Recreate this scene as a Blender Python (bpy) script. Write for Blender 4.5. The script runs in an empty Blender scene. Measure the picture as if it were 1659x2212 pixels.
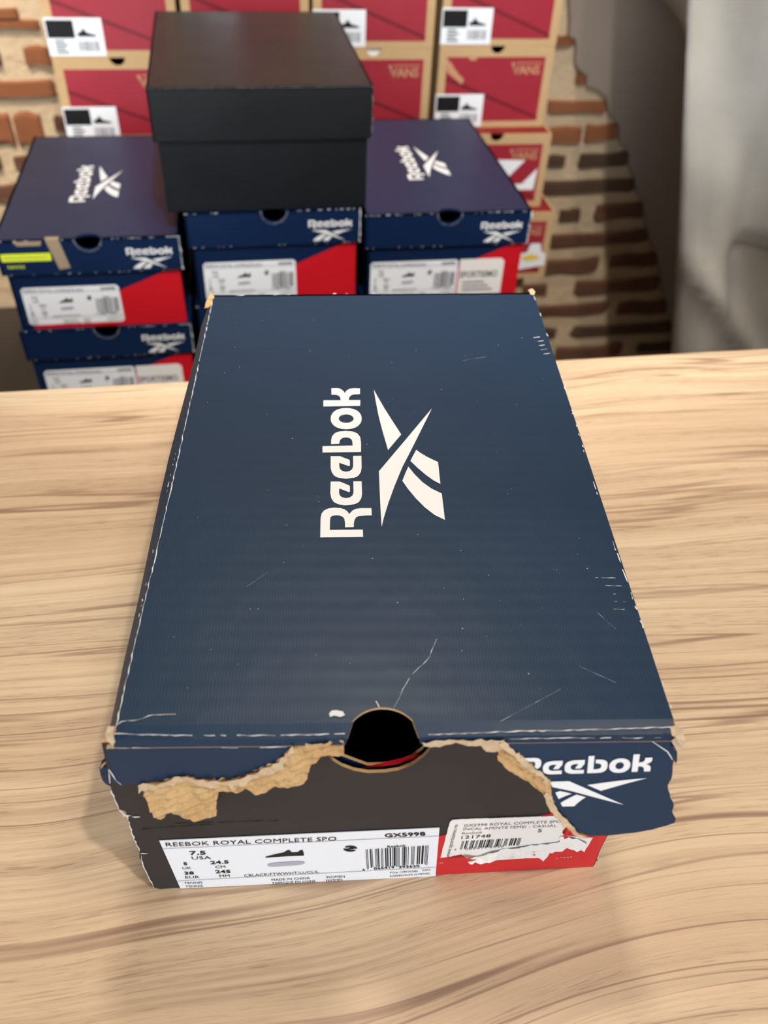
import bpy, bmesh, math, random
from mathutils import Vector, Matrix, Euler, noise
random.seed(7)
scene = bpy.context.scene
col = scene.collection

# ------------------------------------------------------------------ camera, light, exposure
T = 0.92                      # height of the counter top above the floor
F_PX, IW, IH = 1790.0, 1659.0, 2212.0
CAM = Vector((-0.0217, -0.1587, 0.3705))          # relative to the counter top
ROT = Euler((0.8196, -0.0400, -0.03885), 'XYZ')
cam = bpy.data.cameras.new('camera')
cam.sensor_fit = 'HORIZONTAL'
cam.sensor_width = 7.35
cam.lens = 7.35 * F_PX / IW
cam.clip_start = 0.01
cam.clip_end = 50
cam.dof.use_dof = True
cam.dof.focus_distance = 0.38
cam.dof.aperture_fstop = 2.5
camo = bpy.data.objects.new('camera', cam)
camo.location = CAM + Vector((0, 0, T))
camo.rotation_euler = ROT
col.objects.link(camo)
scene.camera = camo

world = bpy.data.worlds.new('world')
scene.world = world
world.use_nodes = True
wb = world.node_tree.nodes['Background']
wb.inputs[0].default_value = (1.0, 0.93, 0.85, 1)
wb.inputs[1].default_value = 0.22


def area(name, loc, target, size, power, color, size_y=None, shape='DISK'):
    l = bpy.data.lights.new(name, 'AREA')
    l.shape = shape
    l.size = size
    if size_y:
        l.shape = 'RECTANGLE'
        l.size_y = size_y
    l.energy = power
    l.color = color
    o = bpy.data.objects.new(name, l)
    o.location = Vector(loc) + Vector((0, 0, T))
    o.rotation_euler = (Vector(target) - Vector(loc)).to_track_quat('-Z', 'Y').to_euler()
    col.objects.link(o)
    return o


WARM = (1.0, 0.88, 0.74)
area('ceiling_spot', (0.05, 0.95, 2.1), (0.0, 0.3, 0), 0.30, 16, WARM)
area('ceiling_spot', (0.56, -0.49, 2.1), (0.1, 0.2, 0), 0.07, 18, WARM)
area('ceiling_spot', (0.75, 0.05, 2.1), (0.1, 0.2, 0), 0.40, 9, WARM)
area('shop_window', (-0.6, -5.5, 1.2), (0, 0.3, 0.0), 3.4, 230, (0.84, 0.92, 1.0), 2.2)


def spot(name, loc, target, power, angle, blend, color, radius=.04):
    l = bpy.data.lights.new(name, 'SPOT')
    l.energy = power; l.spot_size = math.radians(angle); l.spot_blend = blend; l.color = color; l.shadow_soft_size = radius
    o = bpy.data.objects.new(name, l)
    o.location = Vector(loc) + Vector((0, 0, T))
    o.rotation_euler = (Vector(target) - Vector(loc)).to_track_quat('-Z', 'Y').to_euler()
    col.objects.link(o)


spot('narrow_spot', (0.25, -0.75, 2.1), (0.02, 0.98, 0.0), 215, 31, .6, (1.0, .96, .90))  # added lamp, brightens the fronts and labels of the background stacks
spot('narrow_spot', (-0.75, 0.10, 2.1), (-0.80, 1.60, -0.16), 330, 27, .8, (1.0, .90, .76))

scene.view_settings.view_transform = 'Standard'
scene.view_settings.look = 'None'
scene.view_settings.exposure = 0.0
scene.view_settings.gamma = 1.0
scene.view_settings.use_curve_mapping = False

# ------------------------------------------------------------------ helpers: geometry of the place
RM = ROT.to_matrix()
YAW = math.radians(7)         # the shop (counter, stacks, wall) stands turned against the damaged box
EX = Vector((math.cos(YAW), math.sin(YAW), 0))
EY = Vector((-math.sin(YAW), math.cos(YAW), 0))


def shop(X, Y, z):
    return EX * X + EY * Y + Vector((0, 0, z))


class Plane:
    """A real flat face: origin, two in-plane axes. pt() measures photo points on that face."""
    def __init__(s, o, a, b):
        s.o = Vector(o); s.a = Vector(a).normalized()
        n = s.a.cross(Vector(b)).normalized()
        s.n = n; s.b = n.cross(s.a).normalized()

    def uv(s, px):
        d = RM @ Vector(((px[0] - IW / 2) / F_PX, -(px[1] - IH / 2) / F_PX, -1))
        t = (s.o - CAM).dot(s.n) / d.dot(s.n)
        p = CAM + d * t - s.o
        return (p.dot(s.a), p.dot(s.b))

    def pt(s, uv, off=0.0):
        return s.o + s.a * uv[0] + s.b * uv[1] + s.n * off


# ------------------------------------------------------------------ helpers: materials
def mat(name, color=(.8, .8, .8), rough=.5, spec=.5):
    m = bpy.data.materials.new(name)
    m.use_nodes = True
    b = m.node_tree.nodes['Principled BSDF']
    b.inputs['Base Color'].default_value = (*color, 1)
    b.inputs['Roughness'].default_value = rough
    b.inputs['Specular IOR Level'].default_value = spec
    return m


class NT:
    def __init__(s, m):
        s.m = m; s.t = m.node_tree; s.bsdf = s.t.nodes['Principled BSDF']

    def n(s, kind, **kw):
        x = s.t.nodes.new(kind)
        for k, v in kw.items():
            setattr(x, k, v)
        return x

    def l(s, a, b):
        s.t.links.new(a, b)

    def coords(s, scale=(1, 1, 1), rotz=0.0):
        tc = s.n('ShaderNodeTexCoord'); mp = s.n('ShaderNodeMapping')
        mp.inputs['Scale'].default_value = scale
        mp.inputs['Rotation'].default_value = (0, 0, rotz)
        s.l(tc.outputs['Object'], mp.inputs['Vector'])
        return mp.outputs['Vector']

    def noise(s, vec, scale=1, detail=4, rough=.5, dist=0.0):
        x = s.n('ShaderNodeTexNoise')
        x.inputs['Scale'].default_value = scale
        x.inputs['Detail'].default_value = detail
        x.inputs['Roughness'].default_value = rough
        x.inputs['Distortion'].default_value = dist
        s.l(vec, x.inputs['Vector'])
        return x.outputs['Fac']

    def ramp(s, fac, stops):
        r = s.n('ShaderNodeValToRGB')
        e = r.color_ramp.elements
        while len(e) < len(stops):
            e.new(.5)
        for i, (p, c) in enumerate(stops):
            e[i].position = p
            e[i].color = (*c, 1) if len(c) == 3 else c
        s.l(fac, r.inputs['Fac'])
        return r.outputs['Color']

    def mix(s, fac, a, b, blend='MIX'):
        x = s.n('ShaderNodeMix'); x.data_type = 'RGBA'; x.blend_type = blend
        for v, i in ((fac, 0), (a, 6), (b, 7)):
            if hasattr(v, 'is_output'):
                s.l(v, x.inputs[i])
            else:
                x.inputs[i].default_value = v if i == 0 else (*v, 1)
        return x.outputs[2]

    def math(s, op, a, b=None):
        x = s.n('ShaderNodeMath'); x.operation = op
        for v, i in ((a, 0), (b, 1)):
            if v is None:
                continue
            if hasattr(v, 'is_output'):
                s.l(v, x.inputs[i])
            else:
                x.inputs[i].default_value = v
        return x.outputs[0]

    def bump(s, h, strength=.3, dist=.001, prev=None):
        b = s.n('ShaderNodeBump')
        b.inputs['Strength'].default_value = strength
        b.inputs['Distance'].default_value = dist
        s.l(h, b.inputs['Height'])
        if prev is not None:
            s.l(prev, b.inputs['Normal'])
        return b.outputs['Normal']

    def out(s, color=None, normal=None, rough=None):
        if color is not None: s.l(color, s.bsdf.inputs['Base Color'])
        if normal is not None: s.l(normal, s.bsdf.inputs['Normal'])
        if rough is not None: s.l(rough, s.bsdf.inputs['Roughness'])


M = {}


def coated_board(name, color, color2, rough=.42, flutes=True, spec=.5):
    m = mat(name, color, rough, spec); t = NT(m)
    v = t.coords()
    big = t.noise(v, 14, 3)
    c = t.mix(big, color, color2)
    dust = t.ramp(t.noise(v, 900, 2, .6), [(.76, (0, 0, 0)), (.80, (1, 1, 1))])
    c = t.mix(t.math('MULTIPLY', dust, .10), c, (.5, .5, .5))
    nrm = None
    if flutes:
        w = t.n('ShaderNodeTexWave'); w.wave_type = 'BANDS'; w.bands_direction = 'Y'
        w.inputs['Scale'].default_value = 42; w.inputs['Distortion'].default_value = .8
        w.inputs['Detail Scale'].default_value = .25; w.inputs['Detail'].default_value = 1.0
        t.l(v, w.inputs['Vector'])
        w2 = t.n('ShaderNodeTexWave'); w2.wave_type = 'BANDS'; w2.bands_direction = 'X'
        w2.inputs['Scale'].default_value = 260; w2.inputs['Distortion'].default_value = 2.0
        t.l(v, w2.inputs['Vector'])
        nrm = t.bump(w.outputs['Fac'], .028, .0012)
        nrm = t.bump(w2.outputs['Fac'], .05, .0002, nrm)
        nrm = t.bump(t.noise(v, 22, 3), .18, .004, nrm)
    r = t.n('ShaderNodeMapRange')
    t.l(big, r.inputs[0]); r.inputs[3].default_value = rough - .06; r.inputs[4].default_value = rough + .08
    t.out(c, nrm, r.outputs[0])
    return m


M['navy'] = coated_board('navy_board', (.006, .026, .062), (.008, .031, .074), .40, True, .30)
M['navy_plain'] = coated_board('navy_board_plain', (.002, .014, .055), (.003, .017, .064), .36, False, .36)
M['charcoal'] = coated_board('charcoal_board', (.021, .020, .024), (.026, .025, .029), .50, True, .35)
M['black'] = coated_board('black_board', (.0055, .0075, .0095), (.0075, .0095, .012), .36, False, .35)
M['inside'] = mat('box_inside', (.008, .008, .010), .6)
M['red'] = coated_board('red_print', (.56, .005, .015), (.62, .007, .018), .42, False)
M['white_print'] = mat('white_print', (.80, .82, .84), .45)
M['ink'] = mat('black_ink', (.010, .010, .012), .5, .25)
M['ink_soft'] = mat('grey_ink', (.16, .16, .18), .5)
M['sole_print'] = mat('lilac_grey_print', (.42, .42, .52), .5)
M['paper'] = mat('label_paper', (.84, .88, .94), .5)
M['paper_warm'] = mat('sticker_paper', (.84, .83, .82), .45)
M['yellow'] = mat('fluorescent_yellow_print', (.72, .85, .02), .5)
M['yellow_warm'] = mat('yellow_print', (.80, .58, .10), .5)
M['scuff'] = mat('bare_paper_scuff', (.70, .72, .74), .8)


def kraft(name, a, b, sc=60):
    m = mat(name, a, .85, .2); t = NT(m); v = t.coords()
    n1 = t.noise(v, sc, 5, .65); n2 = t.noise(v, sc * 14, 3, .6)
    c = t.mix(t.ramp(n1, [(.3, (0, 0, 0)), (.7, (1, 1, 1))]), a, b)
    c = t.mix(t.math('MULTIPLY', n2, .35), c, (b[0] * .5, b[1] * .5, b[2] * .5))
    t.out(c, t.bump(n2, .6, .0006, t.bump(n1, .5, .002)))
    return m


M['kraft'] = kraft('torn_kraft', (.72, .50, .25), (.56, .34, .15))
M['kraft_pale'] = kraft('torn_kraft_pale', (.74, .58, .40), (.62, .45, .28), 90)
M['kraft_box'] = kraft('kraft_board', (.60, .41, .22), (.54, .36, .19), 12)
M['vans_red'] = coated_board('crimson_print', (.31, .020, .036), (.35, .024, .042), .38, False)
M['vans_dark'] = mat('dark_crimson_print', (.17, .010, .018), .45)
M['vans_top'] = mat('scarlet_board', (.22, .008, .008), .6)
M['vans_text'] = mat('kraft_print', (.52, .27, .15), .55)
M['tape'] = mat('brown_tape', (.34, .26, .18), .30)


def wood():
    m = mat('oak_laminate', (.7, .5, .33), .42); t = NT(m)
    base = t.coords((1, 1, 1))
    # warp the grain so that it wanders like cut timber
    wn = t.n('ShaderNodeTexNoise'); wn.inputs['Scale'].default_value = 2.6; wn.inputs['Detail'].default_value = 2
    t.l(base, wn.inputs['Vector'])
    sub = t.n('ShaderNodeVectorMath'); sub.operation = 'SUBTRACT'
    t.l(wn.outputs['Color'], sub.inputs[0]); sub.inputs[1].default_value = (.5, .5, .5)
    scl = t.n('ShaderNodeVectorMath'); scl.operation = 'MULTIPLY'
    t.l(sub.outputs[0], scl.inputs[0]); scl.inputs[1].default_value = (0, .07, 0)
    add = t.n('ShaderNodeVectorMath'); add.operation = 'ADD'
    t.l(base, add.inputs[0]); t.l(scl.outputs[0], add.inputs[1])

    def stretched(sx, sy):
        mp = t.n('ShaderNodeMapping'); mp.inputs['Scale'].default_value = (sx, sy, 1)
        t.l(add.outputs[0], mp.inputs['Vector']); return mp.outputs['Vector']
    broad = t.noise(stretched(1.3, 9), 1, 3)
    mid = t.noise(stretched(3.0, 90), 1, 5, .65)
    fine = t.noise(stretched(4.0, 420), 1, 4, .65)
    pore = t.noise(stretched(60, 1300), 1, 2, .5)
    c = t.ramp(broad, [(.32, (.61, .435, .285)), (.50, (.715, .54, .36)), (.68, (.77, .62, .43))])
    c = t.mix(t.math('MULTIPLY', t.ramp(mid, [(.38, (1, 1, 1)), (.60, (0, 0, 0))]), .30), c, (.38, .235, .155))
    c = t.mix(t.math('MULTIPLY', t.ramp(fine, [(.36, (1, 1, 1)), (.56, (0, 0, 0))]), .30), c, (.36, .225, .15))
    gate = t.ramp(t.noise(stretched(4, 24), 1, 2), [(.38, (0, 0, 0)), (.54, (1, 1, 1))])
    for sc_, wd, amt in (((.9, 34), .010, .78), ((1.3, 62), .014, .60)):
        vn = t.noise(stretched(*sc_), 1, 2.5, .5)
        vein = t.ramp(t.math('ABSOLUTE', t.math('SUBTRACT', vn, .5)), [(wd * .35, (1, 1, 1)), (wd, (0, 0, 0))])
        c = t.mix(t.math('MULTIPLY', t.math('MULTIPLY', vein, gate), amt), c, (.25, .14, .09))
    pm = t.ramp(pore, [(.36, (1, 1, 1)), (.44, (0, 0, 0))])
    pm = t.math('MULTIPLY', pm, t.ramp(mid, [(.38, (1, 1, 1)), (.58, (.15, .15, .15))]))
    c = t.mix(t.math('MULTIPLY', pm, .55), c, (.30, .18, .12))
    n1 = t.bump(pm, -.35, .0004)
    n1 = t.bump(t.noise(base, 700, 3, .6), .10, .0006, n1)
    t.out(c, n1)
    return m


M['wood'] = wood()


def brick_mat(name, a, b):
    m = mat(name, a, .9, .2); t = NT(m); v = t.coords()
    oi = t.n('ShaderNodeObjectInfo')
    n1 = t.noise(v, 40, 5, .65)
    c = t.mix(n1, a, b)
    c = t.mix(t.math('MULTIPLY', oi.outputs['Random'], .5), c, b)
    t.out(c, t.bump(n1, .7, .006))
    return m


M['brick_orange'] = brick_mat('orange_brick', (.44, .18, .085), (.28, .10, .045))
M['brick_brown'] = brick_mat('brown_brick', (.23, .11, .065), (.13, .06, .04))
M['brick_dark'] = brick_mat('burnt_brick', (.075, .05, .038), (.15, .085, .05))


def mortar():
    m = mat('lime_mortar', (.6, .48, .33), .95, .1); t = NT(m); v = t.coords()
    n1 = t.noise(v, 9, 5, .6); n2 = t.noise(v, 60, 5, .7)
    c = t.mix(n1, (.64, .50, .33), (.50, .385, .26))
    t.out(c, t.bump(n2, .8, .006, t.bump(n1, .5, .02)))
    return m


M['mortar'] = mortar()


def plain_noise(name, a, b, sc, rough=.9, bump=.3, dist=.003):
    m = mat(name, a, rough, .2); t = NT(m); v = t.coords()
    n = t.noise(v, sc, 5, .6)
    t.out(t.mix(n, a, b), t.bump(t.noise(v, sc * 6, 4, .6), bump, dist))
    return m


M['plaster'] = plain_noise('taupe_plaster', (.30, .245, .20), (.25, .20, .165), 3)
M['floor'] = plain_noise('floor_tile', (.28, .25, .22), (.22, .20, .18), 5, .5)
M['cabinet'] = plain_noise('dark_brown_wood', (.045, .035, .028), (.03, .024, .02), 6, .5)


def linen():
    m = mat('grey_linen', (.36, .34, .31), .95, .1); t = NT(m); v = t.coords()
    n = t.noise(v, 6, 4)
    c = t.mix(n, (.52, .50, .455), (.43, .41, .375))
    t.out(c, t.bump(t.noise(v, 900, 2), .3, .0005, t.bump(t.noise(v, 10, 3), .25, .012)))
    return m


M['linen'] = linen()
M['gloss_black'] = mat('black_patent', (.006, .006, .008), .12)
M['metal'] = mat('brushed_metal', (.5, .5, .5), .35)


# ------------------------------------------------------------------ helpers: meshes
class MB:
    def __init__(s):
        s.v = []; s.f = []; s.mi = []; s.mats = []

    def mid(s, m):
        m = M[m]
        if m not in s.mats: s.mats.append(m)
        return s.mats.index(m)

    def face(s, pts, m):
        i = len(s.v)
        s.v += [tuple(p) for p in pts]
        s.f.append(tuple(range(i, i + len(pts)))); s.mi.append(s.mid(m))

    def slab(s, pts, n, th, front, edge=None, back=None):
        """polygon of 3D points facing n, thickened backwards"""
        pts = [Vector(p) for p in pts]; n = Vector(n).normalized()
        # orient
        nn = Vector((0, 0, 0))
        for i in range(len(pts)):
            nn += pts[i].cross(pts[(i + 1) % len(pts)])
        if nn.dot(n) < 0: pts.reverse()
        bk = [p - n * th for p in pts]
        i = len(s.v); k = len(pts)
        s.v += [tuple(p) for p in pts] + [tuple(p) for p in bk]
        s.f.append(tuple(range(i, i + k))); s.mi.append(s.mid(front))
        s.f.append(tuple(range(i + 2 * k - 1, i + k - 1, -1))); s.mi.append(s.mid(back or edge or front))
        e = s.mid(edge or front)
        for j in range(k):
            q = (j + 1) % k
            s.f.append((i + j, i + k + j, i + k + q, i + q)); s.mi.append(e)

    def box(s, lo, hi, m):
        x0, y0, z0 = lo; x1, y1, z1 = hi
        i = len(s.v)
        s.v += [(x0, y0, z0), (x1, y0, z0), (x1, y1, z0), (x0, y1, z0), (x0, y0, z1), (x1, y0, z1), (x1, y1, z1), (x0, y1, z1)]
        for f in ((0, 3, 2, 1), (4, 5, 6, 7), (0, 1, 5, 4), (1, 2, 6, 5), (2, 3, 7, 6), (3, 0, 4, 7)):
            s.f.append(tuple(i + a for a in f)); s.mi.append(s.mid(m))

    def poly2(s, polys, pl, off, m):
        for p in polys:
            a = sum(p[i][0] * p[(i + 1) % len(p)][1] - p[(i + 1) % len(p)][0] * p[i][1] for i in range(len(p)))
            if a < 0: p = p[::-1]
            s.face([pl.pt(q, off) for q in p], m)

    def build(s, name, parent=None, smooth=False, bevel=0):
        me = bpy.data.meshes.new(name)
        me.from_pydata(s.v, [], s.f)
        for m in s.mats: me.materials.append(m)
        me.polygons.foreach_set('material_index', s.mi)
        if smooth: me.polygons.foreach_set('use_smooth', [True] * len(me.polygons))
        me.update()
        o = bpy.data.objects.new(name, me); col.objects.link(o)
        if parent is not None: o.parent = parent
        if bevel:
            b = o.modifiers.new('edge', 'BEVEL'); b.width = bevel; b.segments = 2; b.limit_method = 'ANGLE'
        return o


def empty(name, loc, rz=0.0, label=None, cat=None, group=None):
    o = bpy.data.objects.new(name, None); col.objects.link(o)
    o.empty_display_size = .05
    o.location = Vector(loc) + Vector((0, 0, T)); o.rotation_euler = (0, 0, rz)
    if label: o['label'] = label
    if cat: o['category'] = cat
    if group: o['group'] = group
    return o


def kids(o):
    return [c for c in bpy.data.objects if c.parent == o]





def copy_tree(o, parent=None):
    c = o.copy(); col.objects.link(c); c.parent = parent
    for ch in kids(o):
        copy_tree(ch, c)
    return c


def rough(pts, amp, step, closed=False, seed=0):
    """ragged version of a 2D polyline"""
    rnd = random.Random(seed)
    out = []
    n = len(pts) if closed else len(pts) - 1
    for i in range(n):
        a = Vector(pts[i]); b = Vector(pts[(i + 1) % len(pts)])
        L = (b - a).length; k = max(1, int(L / step))
        d = (b - a).normalized() if L else Vector((1, 0)); nr = Vector((-d.y, d.x))
        for j in range(k):
            p = a.lerp(b, j / k)
            q = p + (nr * rnd.uniform(-amp, amp) if (j or i) else nr * 0)
            out.append((q.x, q.y))
    if not closed: out.append(tuple(pts[-1]))
    return out


def smooth_closed(pts, n=6):
    """Catmull-Rom through closed control points"""
    out = []; k = len(pts)
    for i in range(k):
        p0, p1, p2, p3 = (Vector(pts[(i + d) % k]) for d in (-1, 0, 1, 2))
        for j in range(n):
            t = j / n
            out.append(tuple(.5 * ((2 * p1) + (p2 - p0) * t + (2 * p0 - 5 * p1 + 4 * p2 - p3) * t * t + (3 * p1 - p0 - 3 * p2 + p3) * t ** 3)))
    return out


_txt = {}


def text_polys(body, bold=False):
    """triangles of a word set in the built-in face: cap height 1, width returned"""
    key = (body, bold)
    if key in _txt: return _txt[key]
    cu = bpy.data.curves.new('lettering', 'FONT'); cu.body = body; cu.size = 1; cu.resolution_u = 2
    if bold: cu.offset = .022
    o = bpy.data.objects.new('lettering', cu); col.objects.link(o)
    dg = bpy.context.evaluated_depsgraph_get()
    me = bpy.data.meshes.new_from_object(o.evaluated_get(dg))
    vs = [v.co.copy() for v in me.vertices]
    x0 = min(v.x for v in vs); x1 = max(v.x for v in vs)
    cap = .70
    polys = [[((vs[i].x - x0) / (x1 - x0), vs[i].y / cap) for i in p.vertices] for p in me.polygons]
    bpy.data.objects.remove(o); bpy.data.curves.remove(cu); bpy.data.meshes.remove(me)
    _txt[key] = polys
    return polys


def set_text(body, a, b, up, bold=False):
    """2D polygons of a word from baseline point a to b, capitals reaching up (2D vector)"""
    a = Vector(a); d = Vector(b) - a; up = Vector(up)
    return [[tuple(a + d * q[0] + up * q[1]) for q in p] for p in text_polys(body, bold)]


def sub_poly_sheet(mb, poly, pl, off, m, amp, freq, cuts=3, seed=0.0, sag=None):
    """a torn sheet: polygon cut fine and crumpled along its normal"""
    bm = bmesh.new()
    vs = [bm.verts.new((p[0], p[1], 0)) for p in poly]
    f = bm.faces.new(vs)
    bmesh.ops.triangulate(bm, faces=[f])
    for _ in range(cuts):
        long_e = [e for e in bm.edges if e.calc_length() > (.0016 if sag else .004)]
        if not long_e: break
        bmesh.ops.subdivide_edges(bm, edges=long_e, cuts=1)
        bmesh.ops.triangulate(bm, faces=bm.faces[:])
    i = len(mb.v)
    bm.verts.index_update()
    for v in bm.verts:
        h = noise.fractal(Vector((v.co.x * freq, v.co.y * freq, seed)), 1.0, 2.0, 4) * amp
        if sag: h += sag(v.co.x, v.co.y)
        mb.v.append(tuple(pl.pt((v.co.x, v.co.y), off + h)))
    k = mb.mid(m)
    for f in bm.faces:
        idx = [v.index + i for v in f.verts]
        if f.normal.z < 0: idx.reverse()
        mb.f.append(tuple(idx)); mb.mi.append(k)
    bm.free()


def ribbon(mb, pts, w, pl, off, m, seed=0, broken=0.0, step=.003):
    """thin worn line along 2D points, width wandering, with breaks"""
    rnd = random.Random(seed)
    step = min(step, .0018)
    p2 = rough(pts, w * .35, step, False, seed)
    ws = [w * (.15 + .85 * rnd.random() ** 1.6) for _ in p2]
    for i, (a, b) in enumerate(zip(p2[:-1], p2[1:])):
        if noise.noise(Vector((i * .37, seed * 1.7, 0))) * .55 + .5 + rnd.uniform(-.15, .15) < broken: continue
        a = Vector(a); b = Vector(b); d = (b - a)
        if d.length == 0: continue
        nr = Vector((-d.y, d.x)).normalized()
        w0 = ws[i]; w1 = ws[i + 1]
        mb.poly2([[tuple(a - nr * w0 / 2), tuple(b - nr * w1 / 2), tuple(b + nr * w1 / 2), tuple(a + nr * w0 / 2)]], pl, off, m)


def blob(c, rx, ry, n=9, jag=.3, seed=0):
    rnd = random.Random(seed)
    return [(c[0] + rx * math.cos(6.2832 * i / n) * rnd.uniform(1 - jag, 1 + jag), c[1] + ry * math.sin(6.2832 * i / n) * rnd.uniform(1 - jag, 1 + jag)) for i in range(n)]


# ------------------------------------------------------------------ the setting
def structure(o):
    o['kind'] = 'structure'; o.location.z += T
    return o


mb = MB()
mb.slab([shop(*p) for p in ((-3.2, -6.2, -T), (3.2, -6.2, -T), (3.2, 1.66, -T), (-3.2, 1.66, -T))], (0, 0, 1), .05, 'floor')
structure(mb.build('floor'))

WY = 1.60
WP = Plane(shop(0, WY, 0), EX, (0, 0, 1))       # face of the mortar
mb = MB()
mb.slab([WP.pt(p) for p in ((-3.2, -T), (3.2, -T), (3.2, 1.7), (-3.2, 1.7))], WP.n, .12, 'mortar')
wall = structure(mb.build('wall_back'))

# bricks: irregular, slightly proud of the lime mortar
brick_meshes = {}
for tone in ('orange', 'brown', 'dark'):
    for k in range(4):
        rnd = random.Random(k * 7 + len(tone))
        out = []
        for (x, y) in ((-.5, -.42), (-.46, -.5), (-.15, -.5), (.2, -.5), (.46, -.5), (.5, -.4), (.5, .4), (.45, .5), (.1, .5), (-.2, .5), (-.47, .5), (-.5, .38)):
            out.append((x + rnd.uniform(-.02, .02), y + rnd.uniform(-.09, .09)))
        v = [(x, .03, y) for x, y in out] + [(x * 1.0, -.003, y) for x, y in out] + [(x * .93, -.009 - rnd.uniform(0, .003), y * .84) for x, y in out]
        n = len(out)
        f = []
        for r in (0, n):
            for j in range(n):
                q = (j + 1) % n
                f.append((r + j, r + q, r + n + q, r + n + j))
        f.append(tuple(range(2 * n, 3 * n)))
        me = bpy.data.meshes.new('brick'); me.from_pydata(v, [], f); me.materials.append(M['brick_' + tone]); me.update()
        brick_meshes[tone, k] = me
nb = 0


def brick(x0, z0, x1, z1, tone):
    global nb
    o = bpy.data.objects.new('brick', brick_meshes[tone, nb % 4]); nb += 1
    col.objects.link(o); o.parent = wall
    p = WP.pt(((x0 + x1) / 2, (z0 + z1) / 2))
    o.location = p
    o.rotation_euler = (0, random.uniform(-.03, .03), YAW)
    o.scale = (x1 - x0, 1, z1 - z0)


O_, B_, D_ = 'orange', 'brown', 'dark'
seen = [(1196, 76, 1238, 99, O_), (1243, 153, 1262, 180, O_), (1180, 216, 1309, 244, O_), (1170, 273, 1255, 308, O_), (1262, 268, 1332, 304, O_),
        (1160, 335, 1220, 359, D_), (1250, 330, 1353, 359, D_), (1160, 387, 1370, 416, D_), (1208, 451, 1252, 474, D_), (1284, 440, 1388, 472, B_),
        (1180, 501, 1400, 526, B_), (1170, 557, 1290, 587, B_), (1316, 548, 1417, 575, B_), (1120, 614, 1181, 634, B_), (1240, 602, 1423, 630, B_),
        (1130, 656, 1309, 678, B_), (1332, 650, 1437, 678, B_), (1140, 708, 1201, 727, D_), (1235, 700, 1447, 720, D_), (1198, 745, 1339, 770, B_), (1376, 740, 1450, 757, D_),
        (-40, 17, 40, 38, O_), (-60, 40, 87, 61, O_), (52, 99, 108, 140, O_), (-60, 105, 2, 140, D_), (-90, 174, 121, 208, O_), (-30, 243, 28, 312, O_), (32, 243, 93, 312, O_),
        (118, 250, 150, 285, B_), (30, 337, 82, 360, B_), (-60, 337, 4, 362, B_), (-60, 398, 43, 430, B_), (-60, 470, -8, 500, O_), (-20, 520, 40, 548, B_), (-90, 585, -10, 612, B_), (-40, 690, 40, 715, B_)]
for x0, y0, x1, y1, tone in seen:
    a = WP.uv((x0, (y0 + y1) / 2)); b = WP.uv((x1, (y0 + y1) / 2)); u = WP.uv(((x0 + x1) / 2, y0)); d = WP.uv(((x0 + x1) / 2, y1))
    brick(a[0], d[1], b[0], u[1], tone)
z = -.86
row = 0
while z < .75:                                   # courses beside and above what the picture shows
    x = -1.45 + (.06 if row % 2 else 0)
    lim = -.70 if z < .03 else .45
    while x < lim:
        w = random.uniform(.09, .20)
        brick(x, z, min(x + w, lim), z + random.uniform(.034, .048), random.choice((O_, O_, B_)))
        x += w + random.uniform(.025, .05)
    z += .075; row += 1
for i in range(3):
    brick(.62 + .17 * i, -.87, .76 + .17 * i, -.835, B_)

# plaster laid over the bricks on the right, with a broken edge
edge_px = [(1222, -60), (1226, 40), (1224, 78), (1238, 82), (1240, 104), (1238, 135), (1246, 150), (1263, 162), (1262, 184), (1285, 192), (1305, 208), (1310, 242), (1322, 256), (1333, 270), (1332, 304), (1345, 315), (1354, 330), (1353, 358), (1366, 380), (1371, 415), (1384, 432), (1389, 470), (1394, 495), (1402, 525), (1414, 545), (1419, 575), (1424, 600), (1426, 630), (1436, 648), (1440, 680), (1448, 700), (1450, 730), (1456, 770), (1470, 840)]
uv = [WP.uv(p) for p in edge_px]
uv = [(uv[0][0] - .05, 1.45)] + uv + [(uv[-1][0] + .02, -T), (3.2, -T), (3.2, 1.45)]
mb = MB()
mb.slab([WP.pt(p, .014) for p in uv], WP.n, .016, 'plaster')
pl_o = mb.build('plaster_coat', wall, bevel=.004)

# ------------------------------------------------------------------ counter
ctr = empty('shop_counter', shop(0, 0, -T), YAW, 'pale oak laminate shop counter under the torn box', 'counter')
mb = MB()
mb.box((-1.1, -.62, T - .038), (1.3, .40, T), 'wood')
mb.build('counter_top', ctr, bevel=.0015)
for x in (-1.05, 1.21):
    mb = MB(); mb.box((x, -.55, 0), (x + .036, .36, T - .038), 'wood'); mb.build('side_panel', ctr)
mb = MB(); mb.box((-1.014, -.52, .06), (1.21, -.50, T - .038), 'wood'); mb.build('back_panel', ctr)

# ------------------------------------------------------------------ the logo, measured on the lid of the torn box
H = .1165
LIDP = Plane((0, 0, H), (1, 0, 0), (0, 1, 0))


def logo_uv(c):
    return LIDP.uv((640 + c[0] / 4.1475, 800 + c[1] / 4.1475))


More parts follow.
